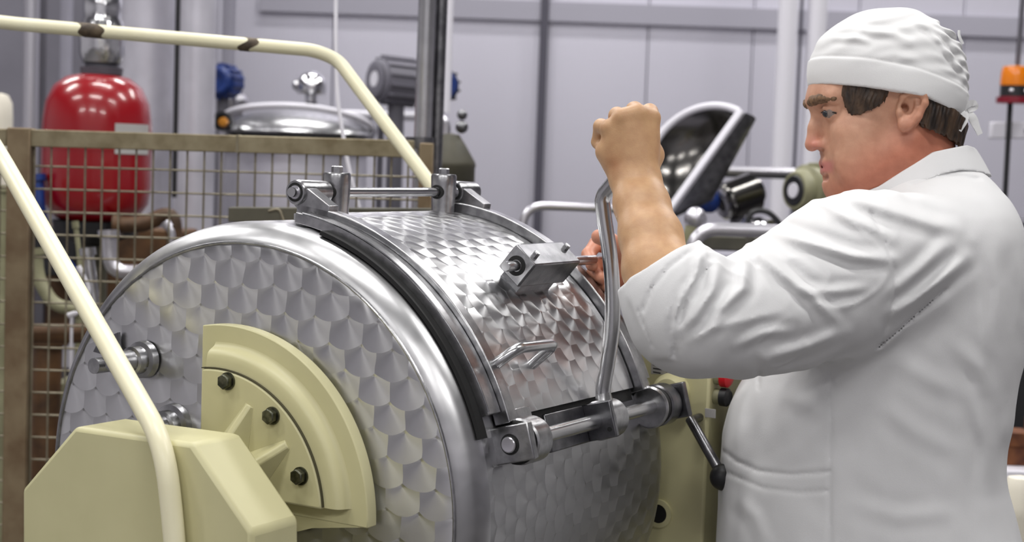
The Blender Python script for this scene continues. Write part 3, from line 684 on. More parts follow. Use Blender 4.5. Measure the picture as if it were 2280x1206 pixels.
# olive vessel right of the standpipe
c = at(1000, 372, 4.0); r_ = 58 * 4.0 / F; t = thing('olive_vessel', (c[0], c[1], 0), 'dull olive vessel with conical top right of the standpipe', 'vessel')
MB().lathe([(0, r_), (c[2], r_), (c[2] + .004, r_ * 1.03), (c[2] + .014, r_), (c[2] + .055, r_ * .62), (c[2] + .080, r_ * .36), (c[2] + .085, 0)], (c[0], c[1], 0), UP, B, 40).build('vessel_body', M['olive_dark'], t)
z = c[2] + .08
MB().tube(bend([(c[0] - .01, c[1], z), (c[0] - .01, c[1], z + .03), (c[0] - .045, c[1], z + .055), (c[0] - .045, c[1], z + .09)], .02), .011, 14).build('vessel_fitting', M['silver'], t)
MB().ball((c[0] + .028, c[1], z + .02), .016).build('vessel_knob', M['steel_dark'], t); MB().ball((c[0] + .028, c[1], z + .05), .013).build('vessel_knob', M['steel_dark'], t)
# dark rail behind the drum top
a, b = at(512, 477, 3.05), at(960, 480, 3.05); t = thing('dark_channel', ((a[0] + b[0]) / 2, a[1], 0), 'dark olive channel beam just behind the drum top', 'beam')
MB().box((a + b) / 2, (b - a) / 2, (0, .02, 0), (0, 0, .014)).build('channel', M['olive_dark'], t, bevel=.002); MB().box(((a + b) / 2 * [1, 1, 0] + (a + b) / 2) / 2, (.02, 0, 0), (0, .015, 0), (0, 0, (a + b)[2] / 4)).build('channel_leg', M['olive_dark'], t)
MB().tube(bend([at(598, 470, 3.03), at(622, 464, 3.03), at(632, 492, 3.03)], .01), .003, 10).build('hook', M['wire'], t)

# ------------------------------------------------------------------ pipework behind the mesh
def pipe(name, label, pts, wpx, d, m, cat='pipe', drop=False, extra=None):
    P_ = [at(x, y, d if len(q) == 0 else q[0]) for x, y, *q in pts]
    t = thing(name, (P_[0][0], P_[0][1], 0), label, cat); MB().tube(bend(P_, .05), wpx * d / F / 2, 20).build('pipe', m, t)
    if drop: MB().cyl(P_[-1] * [1, 1, 0], P_[-1], wpx * d / F / 2 * .8).build('pipe_leg', m, t)
    for e in (0, -1): MB().lathe([(-.008, wpx * d / F / 2), (-.008, wpx * d / F / 2 * 1.4), (.008, wpx * d / F / 2 * 1.4), (.008, wpx * d / F / 2)], P_[e], P_[e] - P_[1 if e == 0 else -2], UP if abs((P_[e] - P_[1 if e == 0 else -2])[2]) < .01 else A, 24).build('pipe_flange', m, t)
    return t
pipe('elbow_pipe', 'pale grey elbow pipe under the red tank behind the mesh', [(242, 520), (246, 606), (360, 606), (420, 600)], 34, 3.75, M['silver'], drop=True)
pipe('brown_pipe', 'rust brown horizontal pipe low behind the mesh', [(60, 742), (190, 742), (260, 738), (330, 740)], 44, 3.58, M['brown'], drop=True)
pipe('brown_post', 'thick rust brown upright pipe behind the mesh beside the fence post', [(108, 760), (100, 980), (96, 1300)], 62, 3.9, M['brown'], drop=True)
pipe('dark_manifold', 'dark brown manifold pipe right of the tank bottom', [(262, 500), (320, 500), (385, 470), (390, 560)], 36, 3.9, M['brown'], drop=True)
pipe('dark_blue_hose', 'dark blue hose hanging left of the red tank', [(84, 395), (90, 500), (150, 590), (190, 640)], 26, 3.9, M['blue'], drop=True)
pipe('olive_pipe', 'thin olive vertical pipe crossing below the red tank', [(168, 500), (176, 560), (184, 700)], 11, 3.68, M['olive'], drop=True)
pipe('loop_hose', 'thin pale hose loop behind the sloping guard rail', [(178, 600), (200, 640), (190, 690), (160, 700)], 9, 3.42, M['white_cable'], drop=True)
pipe('steel_riser', 'pale steel riser with valve right of the tank bottom', [(372, 500), (384, 520), (378, 560), (372, 640)], 16, 3.8, M['silver'], drop=True)
pipe('olive_elbow', 'olive elbow pipe low at the left behind the mesh', [(80, 560), (84, 620), (120, 680), (180, 690)], 30, 3.8, M['olive'], drop=True)
pipe('olive_upright', 'olive upright pipe at the far left behind the fence post', [(4, 420), (2, 700), (0, 1200)], 26, 3.8, M['olive'], drop=True)
pipe('steel_elbow', 'short shiny steel elbow near the sloping guard rail', [(195, 560), (205, 640), (215, 700)], 26, 3.46, M['steel_tube'], drop=True)
for (x, y, w, h, d, m, nme, lab) in ((170, 782, 90, 80, 4.22, 'insul', 'pale_box', 'pale lavender box low behind the mesh'), (150, 905, 60, 110, 4.06, 'olive', 'olive_box', 'olive equipment box low behind the mesh'), (235, 800, 360, 590, 4.5, 'brown', 'brown_cabinet', 'large dark brown machine cabinet behind the pipework and mesh'), (120, 560, 100, 110, 4.33, 'black', 'black_unit', 'black pump unit below the red tank')):
    c = at(x, y, d); hw = w * d / F / 2; t = thing(nme, (c[0], c[1], 0), lab, 'box'); zt2 = zof(x, y - h / 2, d); zb2 = zof(x, y + h / 2, d)
    MB().abox(c[0] - hw, c[0] + hw, c[1], c[1] + .12, zb2, zt2).build('box_body', M[m], t, bevel=.006)
    for q in (-.8, .8): MB().abox(c[0] + q * hw - .012, c[0] + q * hw + .012, c[1] + .03, c[1] + .06, 0, zb2).build('box_leg', M['darkgrey'], t)
c = at(170, 1010, 4.2)
o = MB().lathe([(0, .06), (c[2] - .02, .06), (c[2], .045), (c[2] + .01, 0)], (c[0], c[1], 0), UP, B, 24).build('white_drum', M['ivory']); tag(o, 'white plastic barrel low behind the mesh', 'barrel')

# ------------------------------------------------------------------ right background
def rail(name, label, pts, wpx, d, m):
    P_ = [at(x, y, d) for x, y in pts]; t = thing(name, (P_[1][0], P_[1][1], 0), label, 'rail'); MB().tube(bend(P_, .05), wpx * d / F / 2, 20).build('rail_tube', m, t)
    MB().cyl(P_[0], P_[0] * [1, 1, 0], wpx * d / F / 2).build('rail_leg', m, t); MB().cyl(P_[-1], P_[-1] * [1, 1, 0], wpx * d / F / 2).build('rail_leg', m, t); return t
rail('handrail', 'thin bright steel handrail behind the lever', [(1156, 620), (1166, 456), (1340, 463), (1420, 466)], 20, 3.5, M['silver'])
rail('handrail', 'thick grey tubular handrail behind the raised forearm', [(1526, 640), (1548, 508), (1780, 516), (1900, 520)], 30, 3.4, M['silver'])
a, b = at(1605, 378, 5.2), at(1800, 384, 5.2); t = thing('cross_pipe', ((a[0] + b[0]) / 2, a[1], 0), 'pale horizontal pipe right of the raised kettle lid', 'pipe')
MB().cyl(a, b, .0125).build('pipe', M['silver'], t); MB().cyl(a - UP * .017, b - UP * .017, .006).build('cable', M['black'], t); MB().cyl(b * [1, 1, 0], b, .012).build('support', M['darkgrey'], t)  # black rod below stands for the pipe's shaded underside
c = at(1600, 660, 3.75); t = thing('grey_trough', (c[0], c[1], 0), 'blue grey steel trough cabinet behind the person\'s sleeve', 'cabinet')
x0, x1 = at(1385, 700, 3.75)[0], at(1840, 600, 3.75)[0]; zt2 = zof(1600, 562, 3.75)
MB().abox(x0, x1, c[1], c[1] + .5, .08, zt2).build('trough_body', M['grey'], t, bevel=.01); MB().abox(x0 + .03, x1 - .03, c[1] + .03, c[1] + .47, 0, .08).build('trough_plinth', M['darkgrey'], t)
for q in (.2, .5, .8):
    xx = x0 + q * (x1 - x0); MB().abox(xx - .06, xx + .06, c[1] + .1, c[1] + .3, zt2, zt2 + .035).build('trough_fitting', M['olive_dark'], t, bevel=.004)
# open kettle: raised lid
ld2 = 4.4; k2 = ld2 / F; c = at(1566, 362, ld2); e1 = (at(1652, 262, ld2) - at(1496, 478, ld2)); e1 /= np.linalg.norm(e1)
e_p = np.cross(e1, CF); e_p /= np.linalg.norm(e_p)
if e_p @ CR > 0: e_p = -e_p
ed2 = .80 * e_p + .60 * CF; n0 = np.cross(e1, ed2)
if n0 @ CF > 0: n0 = -n0
rl_ = 136 * k2
t = thing('raised_kettle_lid', (c[0], c[1], 0), 'raised half round steel kettle lid with dark shiny inside and pale rim', 'lid')
sg_ = 1 if np.cross(n0, e1) @ ed2 > 0 else -1
a_0, a_1 = (0, math.pi) if sg_ > 0 else (-math.pi, 0)
MB().lathe([(-.075, 0), (-.072, rl_ * .35), (-.06, rl_ * .62), (-.035, rl_ * .86), (-.005, rl_ * .98), (.0, rl_)], c, n0, e1, 40, a_0, a_1).build('lid_inside', M['dark_chrome'], t)
MB().lathe([(-.081, 0), (-.078, rl_ * .36), (-.065, rl_ * .64), (-.039, rl_ * .88), (-.008, rl_ * 1.0), (.0, rl_ * 1.02)], c, n0, e1, 40, a_0, a_1).build('lid_outside', M['steel_dark'], t)
MB().tube([c + n0 * .002 + rl_ * 1.02 * (math.cos(w) * e1 + math.sin(w) * ed2) for w in np.linspace(0, math.pi, 41)], .0105, 12).build('lid_rim', M['white_pipe'], t)
MB().box(c - ed2 * .004, e1 * rl_ * 1.05, ed2 * .010, n0 * .012).build('lid_straight_edge', M['white_pipe'], t, bevel=.003)
MB().prism([c - ed2 * .016 - e1 * rl_ * 1.0, c - ed2 * .016 + e1 * rl_ * 1.06, c - ed2 * .030 + e1 * rl_ * 1.10 - n0 * .02, c - ed2 * .05 - e1 * rl_ * .4 - n0 * .05], -n0 * .02).build('lid_skirt', M['steel_dark'], t)
lowp = c - e1 * rl_ * 1.02; MB().tube([lowp, lowp - UP * .05, (lowp - UP * .05) * [1, 1, 0]], .014, 14).build('lid_hinge_post', M['darkgrey'], t)
c = at(1540, 530, 5.2); t = thing('open_kettle', (c[0], c[1] + .1, 0), 'low steel kettle pan under the raised lid', 'kettle')
MB().lathe([(0, .15), (c[2] - .02, .18), (c[2], .20), (c[2], .17), (c[2] - .05, .16), (c[2] - .05, 0)], (c[0], c[1] + .1, 0), UP, B, 40).build('kettle_pan', M['olive'], t)
motor('chrome_motor', 1612, 452, 4.62, .062, .10, (.80, .35, .32), M['dark_chrome'], 'dark shiny chrome pump beside the raised lid', ring=M['chrome'], cap=M['dark_chrome'], fins=False)
c = at(1572, 448, 4.6); o = MB().lathe([(-.03, 0), (-.03, .032), (.02, .034), (.03, .02), (.03, 0)], c, CR * .6 - CF, UP, 24).build('blue_fitting', M['blue']); tag(o, 'small dark blue round fitting under the raised lid', 'fitting')
c = at(1548, 486, 3.70); t = thing('steel_elbow_valve', (c[0], c[1], 0), 'pale rounded elbow valve just right of the bare forearm', 'valve')
MB().ball(c, .026).build('valve_ball', M['silver'], t); MB().tube(bend([c, c - UP * .05 + CR * -.01, (c - UP * .06) * [1, 1, 0]], .02), .018, 16).build('valve_pipe', M['olive'], t)
o = MB().tube(spline([at(x, y, 4.4) for x, y in ((1660, 520), (1672, 476), (1704, 470), (1730, 490), (1748, 520))], 6), .008, 10).build('black_hose', M['black']); tag(o, 'black hose arching over the thick grey handrail', 'hose')
c = at(1690, 500, 4.5); o = MB().lathe([(-.16, .05), (.0, .055), (.016, .045), (.022, 0)], c, UP, B, 28).build('bright_cap', M['chrome']); tag(o, 'bright steel domed cap behind the thick grey handrail', 'cap')
c = at(1768, 424, 4.4); t = thing('gear_motor', (c[0], c[1], 0), 'olive gear motor with black and white end beside the person\'s chin', 'motor')
MB().lathe([(.0, 0), (0, .050), (.02, .060), (.03, .060), (.035, .072), (.15, .072), (.16, .05), (.16, 0)], c, CR * .9 + CF * .5, UP, 32).build('motor_body', M['olive'], t)
MB().lathe([(-.002, .016), (-.004, .040), (.004, .046)], c, CR * .9 + CF * .5, UP, 28).build('motor_ring', M['black'], t)
MB().lathe([(-.006, 0), (-.006, .020), (.0, .022)], c, CR * .9 + CF * .5, UP, 24).build('motor_cap', M['white_pipe'], t)
c2 = c + CR * .075 + UP * .062 + CF * .03; MB().box(c2, CR * .038, CF * .03, UP * .014).build('terminal_box', M['olive'], t, bevel=.003)
MB().box((c + CR * .07) * [1, 1, .5] - UP * .03, (.03, 0, 0), (0, .03, 0), (0, 0, c[2] / 2 - .03)).build('motor_stand', M['olive_dark'], t)
# signal beacon on a pole at the right edge
c = at(2258, 230, 5.0); k5 = 5.0 / F; t = thing('signal_beacon', (c[0], c[1], 0), 'amber and dark red signal beacon on a thin black pole at the right edge', 'beacon')
MB().cyl((c[0] - .006, c[1] + .02, 0), c + [-.006, .02, 0], .0085).build('pole', M['black'], t)
MB().lathe([(0, 0), (0, .055), (.018, .055), (.02, .045)], c, UP, B, 32).build('beacon_base', M['redlens'], t)
MB().lathe([(.018, .044), (.055, .044), (.055, .0)], c, UP, B, 32).build('beacon_body', M['black'], t)
for q in (-.4, 0, .45): MB().ball(c + [q * .045, -.036, .038], .011, .005, .007, 12, 8).build('beacon_lamp', M['silver'], t)
MB().lathe([(.054, .045), (.060, .046), (.095, .044), (.112, .040), (.116, .02), (.116, 0)], c, UP, B, 32).build('beacon_lens', M['amber'], t)
MB().cyl(c + [.004, 0, .114], c + [.012, 0, .45], .008).build('beacon_conduit', M['darkgrey'], t)
c = at(2248, 290, 5.05); t2 = thing('wall_box', (c[0], c[1], c[2] - .03), 'white junction box on the pole below the signal beacon', 'box')
MB().box(c, CR * .062, (0, .02, 0), UP * .026).build('box_body', M['white_pipe'], t2, bevel=.004); MB().ball(c + CR * .052 - CF * .02, .014).build('box_knob', M['silver'], t2)
# dark locker, cartons and jar at the lower right
c = at(2268, 700, 4.3); t = thing('dark_locker', (c[0] + .1, c[1], 0), 'dark grey steel locker at the right edge behind the person', 'locker')
x0 = at(2240, 700, 4.3)[0]; MB().abox(x0, x0 + .5, c[1], c[1] + .4, .05, zof(2260, 490, 4.3)).build('locker_body', M['darkgrey'], t, bevel=.006)
MB().abox(at(2264, 700, 4.28)[0], at(2264, 700, 4.28)[0] + .4, c[1] - .02, c[1], .3, zof(2260, 560, 4.3)).build('locker_door', M['black'], t, bevel=.004); MB().abox(x0 + .02, x0 + .48, c[1] + .03, c[1] + .37, 0, .05).build('locker_plinth', M['black'], t)
zc_ = zof(2260, 1030, 3.7); c = at(2262, 1000, 3.7)
t = thing('side_table', (c[0], c[1], 0), 'small white topped stand at the lower right edge', 'table')
MB().abox(c[0] - .05, c[0] + .35, c[1] - .10, c[1] + .16, zc_ - .03, zc_).build('table_top', M['white_pipe'], t, bevel=.004)
for q in ((-.03, -.08), (.33, -.08), (-.03, .14), (.33, .14)): MB().abox(c[0] + q[0] - .012, c[0] + q[0] + .012, c[1] + q[1] - .012, c[1] + q[1] + .012, 0, zc_ - .03).build('table_leg', M['darkgrey'], t)
for k_, (dx, dy, hw, hh_, lab) in enumerate(((0.0, .0, .035, .075, 'brown carton with folded flap on the white stand'), (.075, .01, .034, .10, 'taller brown carton beside it on the white stand'), (.150, .0, .034, .06, 'low brown carton farthest right on the white stand'))):
    cc = np.array([c[0] - .01 + dx, c[1] + dy, zc_]); t = thing('carton', cc, lab, 'carton', 'cartons on the stand')
    MB().abox(cc[0] - hw, cc[0] + hw, cc[1] - .04, cc[1] + .04, zc_ + .0005, zc_ + hh_).build('carton_body', M['card'], t, bevel=.002)
    MB().box(cc + [0, -.043, hh_ * .8], (hw * .9, 0, 0), (0, .0015, .0), (0, 0, hh_ * .2)).build('carton_flap', M['card'], t)
c = at(2268, 1130, 3.0); zb2 = zof(2268, 1230, 3.0); t = thing('cream_canister', (c[0], c[1], 0), 'cream plastic canister with lid at the lower right corner', 'canister')
rr_ = 44 * 3.0 / F
MB().lathe([(zb2 - .1, rr_ * .9), (zb2 + .06, rr_ * .95), (zb2 + .07, rr_), (zb2 + .085, rr_), (zb2 + .09, rr_ * .96), (zb2 + .12, rr_ * .9), (zb2 + .14, rr_ * .6), (zb2 + .145, 0)], (c[0], c[1], 0), UP, B, 36).build('canister_body', M['ivory'], t)
MB().cyl((c[0], c[1], 0), (c[0], c[1], zb2 - .1), rr_ * 1.1).build('canister_stand', M['darkgrey'], t)
# ------------------------------------------------------------------ the operator: distance fields in metres (x right, y up, z away), turned into meshes
def P3(px, py, d): return np.array([(px - W / 2) * d / F, -(py - H / 2) * d / F, d])
def vnoise(x, y, z, seed=0):
    def h(i, j, k):
        n = (i * 374761393 + j * 668265263 + k * 2147483647 + seed * 974634777) & 0xffffffff
        n = ((n ^ (n >> 13)) * 1274126177) & 0xffffffff
        return ((n ^ (n >> 16)) & 0xffff) / 65535.0
    i, j, k = (np.floor(q).astype(np.int64) for q in (x, y, z)); u, v, w = x - i, y - j, z - k
    u, v, w = (q * q * (3 - 2 * q) for q in (u, v, w)); r = 0
    for a in (0, 1):
        for b in (0, 1):
            for c in (0, 1): r = r + h(i + a, j + b, k + c) * (u if a else 1 - u) * (v if b else 1 - v) * (w if c else 1 - w)
    return r - .5
class Fld:
    def __init__(s, lo, hi, h):
        s.lo = np.array(lo, float); s.h = h; s.n = np.ceil((np.array(hi) - s.lo) / h).astype(int) + 1
        s.ax = [(s.lo[i] + h * np.arange(s.n[i])).astype(np.float32) for i in range(3)]
        s.D = np.full(s.n, .06, np.float32)
    def win(s, lo, hi):
        a = np.clip(np.floor((np.array(lo) - s.lo) / s.h).astype(int), 0, s.n); b = np.clip(np.ceil((np.array(hi) - s.lo) / s.h).astype(int) + 1, 0, s.n)
        sl = tuple(slice(a[i], b[i]) for i in range(3))
        return sl, s.ax[0][sl[0]][:, None, None], s.ax[1][sl[1]][None, :, None], s.ax[2][sl[2]][None, None, :]
    def comb(s, sl, d, k, sub=False):
        o = s.D[sl]
        if sub: d = -d; h = np.maximum(k - np.abs(o - d), 0) / k; s.D[sl] = np.maximum(o, d) + h * h * k * .25
        else: h = np.maximum(k - np.abs(o - d), 0) / k; s.D[sl] = np.minimum(o, d) - h * h * k * .25
    def ell(s, c, r, k=.01, sub=False, rot=0.0):
        c = np.asarray(c); r = np.asarray(r, float); m = max(r) + k + .012
        sl, x, y, z = s.win(c - m, c + m); x = x - c[0]; y = y - c[1]; z = z - c[2]
        if rot: ca, sa = math.cos(rot), math.sin(rot); x, y = ca * x + sa * y, -sa * x + ca * y
        k0 = np.sqrt((x / r[0]) ** 2 + (y / r[1]) ** 2 + (z / r[2]) ** 2); k1 = np.sqrt((x / r[0] ** 2) ** 2 + (y / r[1] ** 2) ** 2 + (z / r[2] ** 2) ** 2)
        s.comb(sl, (k0 * (k0 - 1) / (k1 + 1e-6)).astype(np.float32), k, sub)
    def cap(s, a, b, ra, rb=None, k=.01, sub=False, flat=None):
        """round cone; flat=(axis, factor) squeezes it along one axis"""
        rb = ra if rb is None else rb; a = np.asarray(a, float); b = np.asarray(b, float); m = max(ra, rb) * 1.1 + k + .012
        sl, x, y, z = s.win(np.minimum(a, b) - m, np.maximum(a, b) + m); sc_ = np.ones(3)
        if flat: sc_[flat[0]] = 1 / flat[1]
        a_ = a * sc_; b_ = b * sc_; ba = b_ - a_; x = x * sc_[0] - a_[0]; y = y * sc_[1] - a_[1]; z = z * sc_[2] - a_[2]
        t = np.clip((x * ba[0] + y * ba[1] + z * ba[2]) / (ba @ ba + 1e-12), 0, 1)
        d = np.sqrt((x - ba[0] * t) ** 2 + (y - ba[1] * t) ** 2 + (z - ba[2] * t) ** 2) - (ra + (rb - ra) * t)
        s.comb(sl, d.astype(np.float32), k, sub)
    def chain(s, pts, rs, k=.008, **kw):
        for i in range(len(pts) - 1): s.cap(pts[i], pts[i + 1], rs[i], rs[i + 1], k=k, **kw)
    def near(s, t):
        I = np.nonzero(np.abs(s.D) < t); return I, s.ax[0][I[0]], s.ax[1][I[1]], s.ax[2][I[2]]
    def mesh(s):
        """naive surface nets"""
        D = s.D; n = np.array(D.shape); ins = D < 0
        c = [slice(0, -1), slice(1, None)]
        cnt = sum(ins[c[i], c[j], c[k]].astype(np.int8) for i in (0, 1) for j in (0, 1) for k in (0, 1))
        I = np.nonzero((cnt > 0) & (cnt < 8)); I = np.stack(I, 1); del cnt
        acc = np.zeros((len(I), 3)); w = np.zeros(len(I))
        cor = [(i, j, k) for i in (0, 1) for j in (0, 1) for k in (0, 1)]
        val = {q: D[I[:, 0] + q[0], I[:, 1] + q[1], I[:, 2] + q[2]] for q in cor}
        for q in cor:
            for ax in range(3):
                if q[ax] == 0:
                    e = list(q); e[ax] = 1; e = tuple(e); a, b = val[q], val[e]; mk = (a < 0) != (b < 0)
                    t = np.where(mk, a / np.where(mk, a - b, 1), 0); p = np.array(q, float)[None, :].repeat(len(I), 0); p[:, ax] += t
                    acc[mk] += p[mk]; w[mk] += 1
        V = s.lo + s.h * (I + acc / w[:, None])
        idx = np.full(n - 1, -1, np.int32); idx[I[:, 0], I[:, 1], I[:, 2]] = np.arange(len(I)); Q = []
        for ax in range(3):
            a = [slice(None)] * 3; b = [slice(None)] * 3; a[ax] = slice(0, -1); b[ax] = slice(1, None)
            ch = np.stack(np.nonzero(ins[tuple(a)] != ins[tuple(b)]), 1); o1, o2 = (ax + 1) % 3, (ax + 2) % 3
            ch = ch[(ch[:, o1] > 0) & (ch[:, o2] > 0) & (ch[:, o1] < n[o1] - 1) & (ch[:, o2] < n[o2] - 1)]
            def g(d1, d2):
                e = ch.copy(); e[:, o1] -= d1; e[:, o2] -= d2; return idx[e[:, 0], e[:, 1], e[:, 2]]
            q = np.stack([g(0, 0), g(1, 0), g(1, 1), g(0, 1)], 1); fl = ins[ch[:, 0], ch[:, 1], ch[:, 2]]
            q[fl] = q[fl][:, ::-1]; Q.append(q[(q >= 0).all(1)])
        return V, np.concatenate(Q)
def to_world(V): return CAM + V[:, :1] * CR + V[:, 1:2] * CU + V[:, 2:3] * CF
def fieldmesh(name, parts, mat_, parent, smooth=0, tint=None):
    Vs = []; Qs = []; o = 0
    for V, Q in parts: Vs.append(V); Qs.append(Q + o); o += len(V)
    V = np.concatenate(Vs); Q = np.concatenate(Qs)
    for _ in range(smooth):
        e = np.concatenate([Q[:, [0, 1]], Q[:, [1, 2]], Q[:, [2, 3]], Q[:, [3, 0]]]); acc = np.zeros_like(V); cn = np.zeros(len(V))
        for a, b in ((0, 1), (1, 0)):
            for c in range(3): acc[:, c] += np.bincount(e[:, a], V[e[:, b], c], len(V))
            cn += np.bincount(e[:, a], None, len(V))
        V = V * .45 + .55 * acc / np.maximum(cn, 1)[:, None]
    Wd = to_world(V) - np.array(parent['_o'])
    me = bpy.data.meshes.new(name); me.vertices.add(len(Wd)); me.vertices.foreach_set('co', Wd.ravel().astype(np.float32))
    me.loops.add(Q.size); me.loops.foreach_set('vertex_index', Q.ravel().astype(np.int32))
    me.polygons.add(len(Q)); me.polygons.foreach_set('loop_start', np.arange(0, Q.size, 4, dtype=np.int32)); me.polygons.foreach_set('use_smooth', np.ones(len(Q), bool)); me.update(calc_edges=True); me.validate()
    if tint is not None:
        ca = me.color_attributes.new('tint', 'FLOAT_COLOR', 'POINT'); ca.data.foreach_set('color', tint(V).astype(np.float32).ravel())
    ob = bpy.data.objects.new(name, me); COL.objects.link(ob); me.materials.append(mat_); ob.parent = parent; ob['_o'] = list(parent['_o']); return ob
def polysd(U, V, poly):
    """signed distance in pixels to a polygon drawn on the photograph plane"""
    p = np.array(poly, float); d = np.full(U.shape, 1e9); s = np.ones(U.shape); n = len(p)
    for i in range(n):
        a, b = p[i], p[i - 1]; ex, ey = b - a; wx, wy = U - a[0], V - a[1]; t = np.clip((wx * ex + wy * ey) / (ex * ex + ey * ey), 0, 1)
        d = np.minimum(d, (wx - ex * t) ** 2 + (wy - ey * t) ** 2)
        c1 = V >= a[1]; c2 = V < b[1]; c3 = ex * wy > ey * wx
        s = np.where((c1 & c2 & c3) | (~c1 & ~c2 & ~c3), -s, s)
    return s * np.sqrt(d)
def linedist(U, V, pts):
    p = np.array(pts, float); best = np.full(U.shape, 1e9, np.float32); tt = np.zeros(U.shape, np.float32); sg = np.zeros(U.shape, np.float32)
    ln = np.r_[0, np.cumsum(np.hypot(*(p[1:] - p[:-1]).T))]
    for i in range(len(p) - 1):
        ex, ey = p[i + 1] - p[i]; wx, wy = U - p[i, 0], V - p[i, 1]; t = np.clip((wx * ex + wy * ey) / (ex * ex + ey * ey), 0, 1)
        d = np.hypot(wx - ex * t, wy - ey * t); m = d < best
        best = np.where(m, d, best); tt = np.where(m, (ln[i] + t * (ln[i + 1] - ln[i])) / ln[-1], tt); sg = np.where(m, np.sign(ex * wy - ey * wx), sg)
    return best, tt, sg
HD = 2.30                                   # distance of the head's middle plane
PXM = HD / F
man_loc = to_world(P3(1960, 900, HD)[None, :])[0] * [1, 1, 0]
man = thing('person', man_loc, 'person in white cap and white coat pulling the drum lever with raised arm', 'person')

# ---- head and neck
hd = Fld(P3(1770, 560, HD) - [0, 0, .14], P3(2190, 20, HD) + [0, 0, .14], .0015)
def hp_(x, y, z=0.0): return P3(x, y, HD) + [0, 0, z]
hd.ell(hp_(1978, 195), (.105, .100, .078), .02)                    # cranium
hd.ell(hp_(1922, 312), (.0605, .080, .060), .02)                    # face
hd.ell(hp_(1884, 204), (.0530, .032, .058), .018)                   # forehead
for z in (-1, 1):
    hd.cap(hp_(1884, 408, z * .012), hp_(1985, 352, z * .052), .024, .022, k=.03)      # jaw
    hd.ell(hp_(1890, 298, z * .045), (.030, .020, .019), .020)     # cheekbone
    hd.ell(hp_(1905, 360, z * .044), (.036, .034, .018), .025)     # cheek
hd.ell(hp_(1867, 416), (.0150, .0165, .020), .016)                 # chin
hd.ell(hp_(1869, 364), (.0225, .028, .030), .012)                  # mouth region
for z in (-1, 1): hd.cap(hp_(1815, 226, z * .010), hp_(1840, 224, z * .048), .0105, .009, k=.014)   # brow ridge
for z in (-1, 1): hd.ell(hp_(1818, 255, z * .036), (.0190, .0115, .0170), .010, sub=True)          # eye socket
for z in (-1, 1): hd.ell(hp_(1844, 255, z * .0325), (.0136, .0132, .0136), .006)                   # eyeball and lids
for z in (-1, 1):
    hd.chain([hp_(1822, 257, z * .022), hp_(1824, 257, z * .036), hp_(1848, 259, z * .0480)], [.0010, .0016, .0010], k=.0015, sub=True)   # eye opening
    hd.chain([hp_(1822, 247, z * .020), hp_(1824, 246, z * .037), hp_(1852, 250, z * .0475)], [.0016, .0020, .0014], k=.003)               # lid fold
hd.cap(hp_(1822, 246), hp_(1815, 285), .0088, .0090, k=.010); hd.cap(hp_(1815, 285), hp_(1808, 321), .0090, .0103, k=.008)   # nose
for z in (-1, 1): hd.ell(hp_(1825, 325, z * .0125), (.0125, .0085, .0075), .006)                  # nostril wings
for z in (-1, 1): hd.ell(hp_(1819, 335, z * .0130), (.0080, .0034, .0075), .002, sub=True); hd.cap(hp_(1838, 310, z * .0165), hp_(1845, 328, z * .0195), .0024, .0024, k=.003, sub=True)        # nostrils
for z in (-1, 1): hd.cap(hp_(1846, 326, z * .022), hp_(1862, 376, z * .034), .0032, .0024, k=.005, sub=True)   # nasolabial fold
hd.chain([hp_(1856, 367, -.026), hp_(1838, 362, -.011), hp_(1838, 362, .011), hp_(1856, 367, .026)], [.0040, .0062, .0062, .0040], k=.004); hd.chain([hp_(1857, 377, -.025), hp_(1842, 381, -.010), hp_(1842, 381, .010), hp_(1857, 377, .025)], [.0040, .0066, .0066, .0040], k=.004)   # lips
for z in (-1, 1): hd.cap(hp_(1830, 370.5, 0), hp_(1854, 372, z * .029), .0026, .0022, k=.002, sub=True)   # mouth line
hd.cap(hp_(1838, 396, -.014), hp_(1838, 396, .014), .0030, k=.008, sub=True)                      # below the lip
hd.cap(hp_(2020, 300), hp_(2058, 480), .058, .070, k=.03); hd.cap(hp_(1950, 400), hp_(2020, 500), .036, .060, k=.04)   # neck
for z in (-1, 1):
    hd.cap(hp_(2000, 320, z * .056), hp_(1990, 470, z * .03), .016, .014, k=.022)                 # neck muscle
    e = lambda x, y, q=0.0: hp_(x, y, z * (.080 + q))
    hd.ell(e(1998, 257, -.003), (.0185, .028, .0095), .006, rot=-.25)
    hd.chain([e(1974, 250, -.001), e(1980, 230, .002), e(2002, 219, .005), e(2023, 226, .008), e(2024, 244, .008), e(2012, 272, .005), e(1992, 294, .002)], [.0038, .0042, .0048, .0050, .0048, .0046, .0042], k=.004)
    hd.ell(e(1981, 291, .003), (.0085, .0095, .0060), .006)
    hd.ell(e(1994, 250, .008), (.0105, .0150, .0085), .004, sub=True, rot=-.3); hd.chain([e(2008, 236, .003), e(2009, 252, .004), e(1998, 274, .003)], [.0028, .0032, .0030], k=.003)
    hd.cap(e(1984, 250, .004), e(1985, 254, -.006), .0055, k=.003, sub=True)
    hd.ell(e(1972, 262, .001), (.0045, .0060, .0050), .004)
mesh_head = hd.mesh()

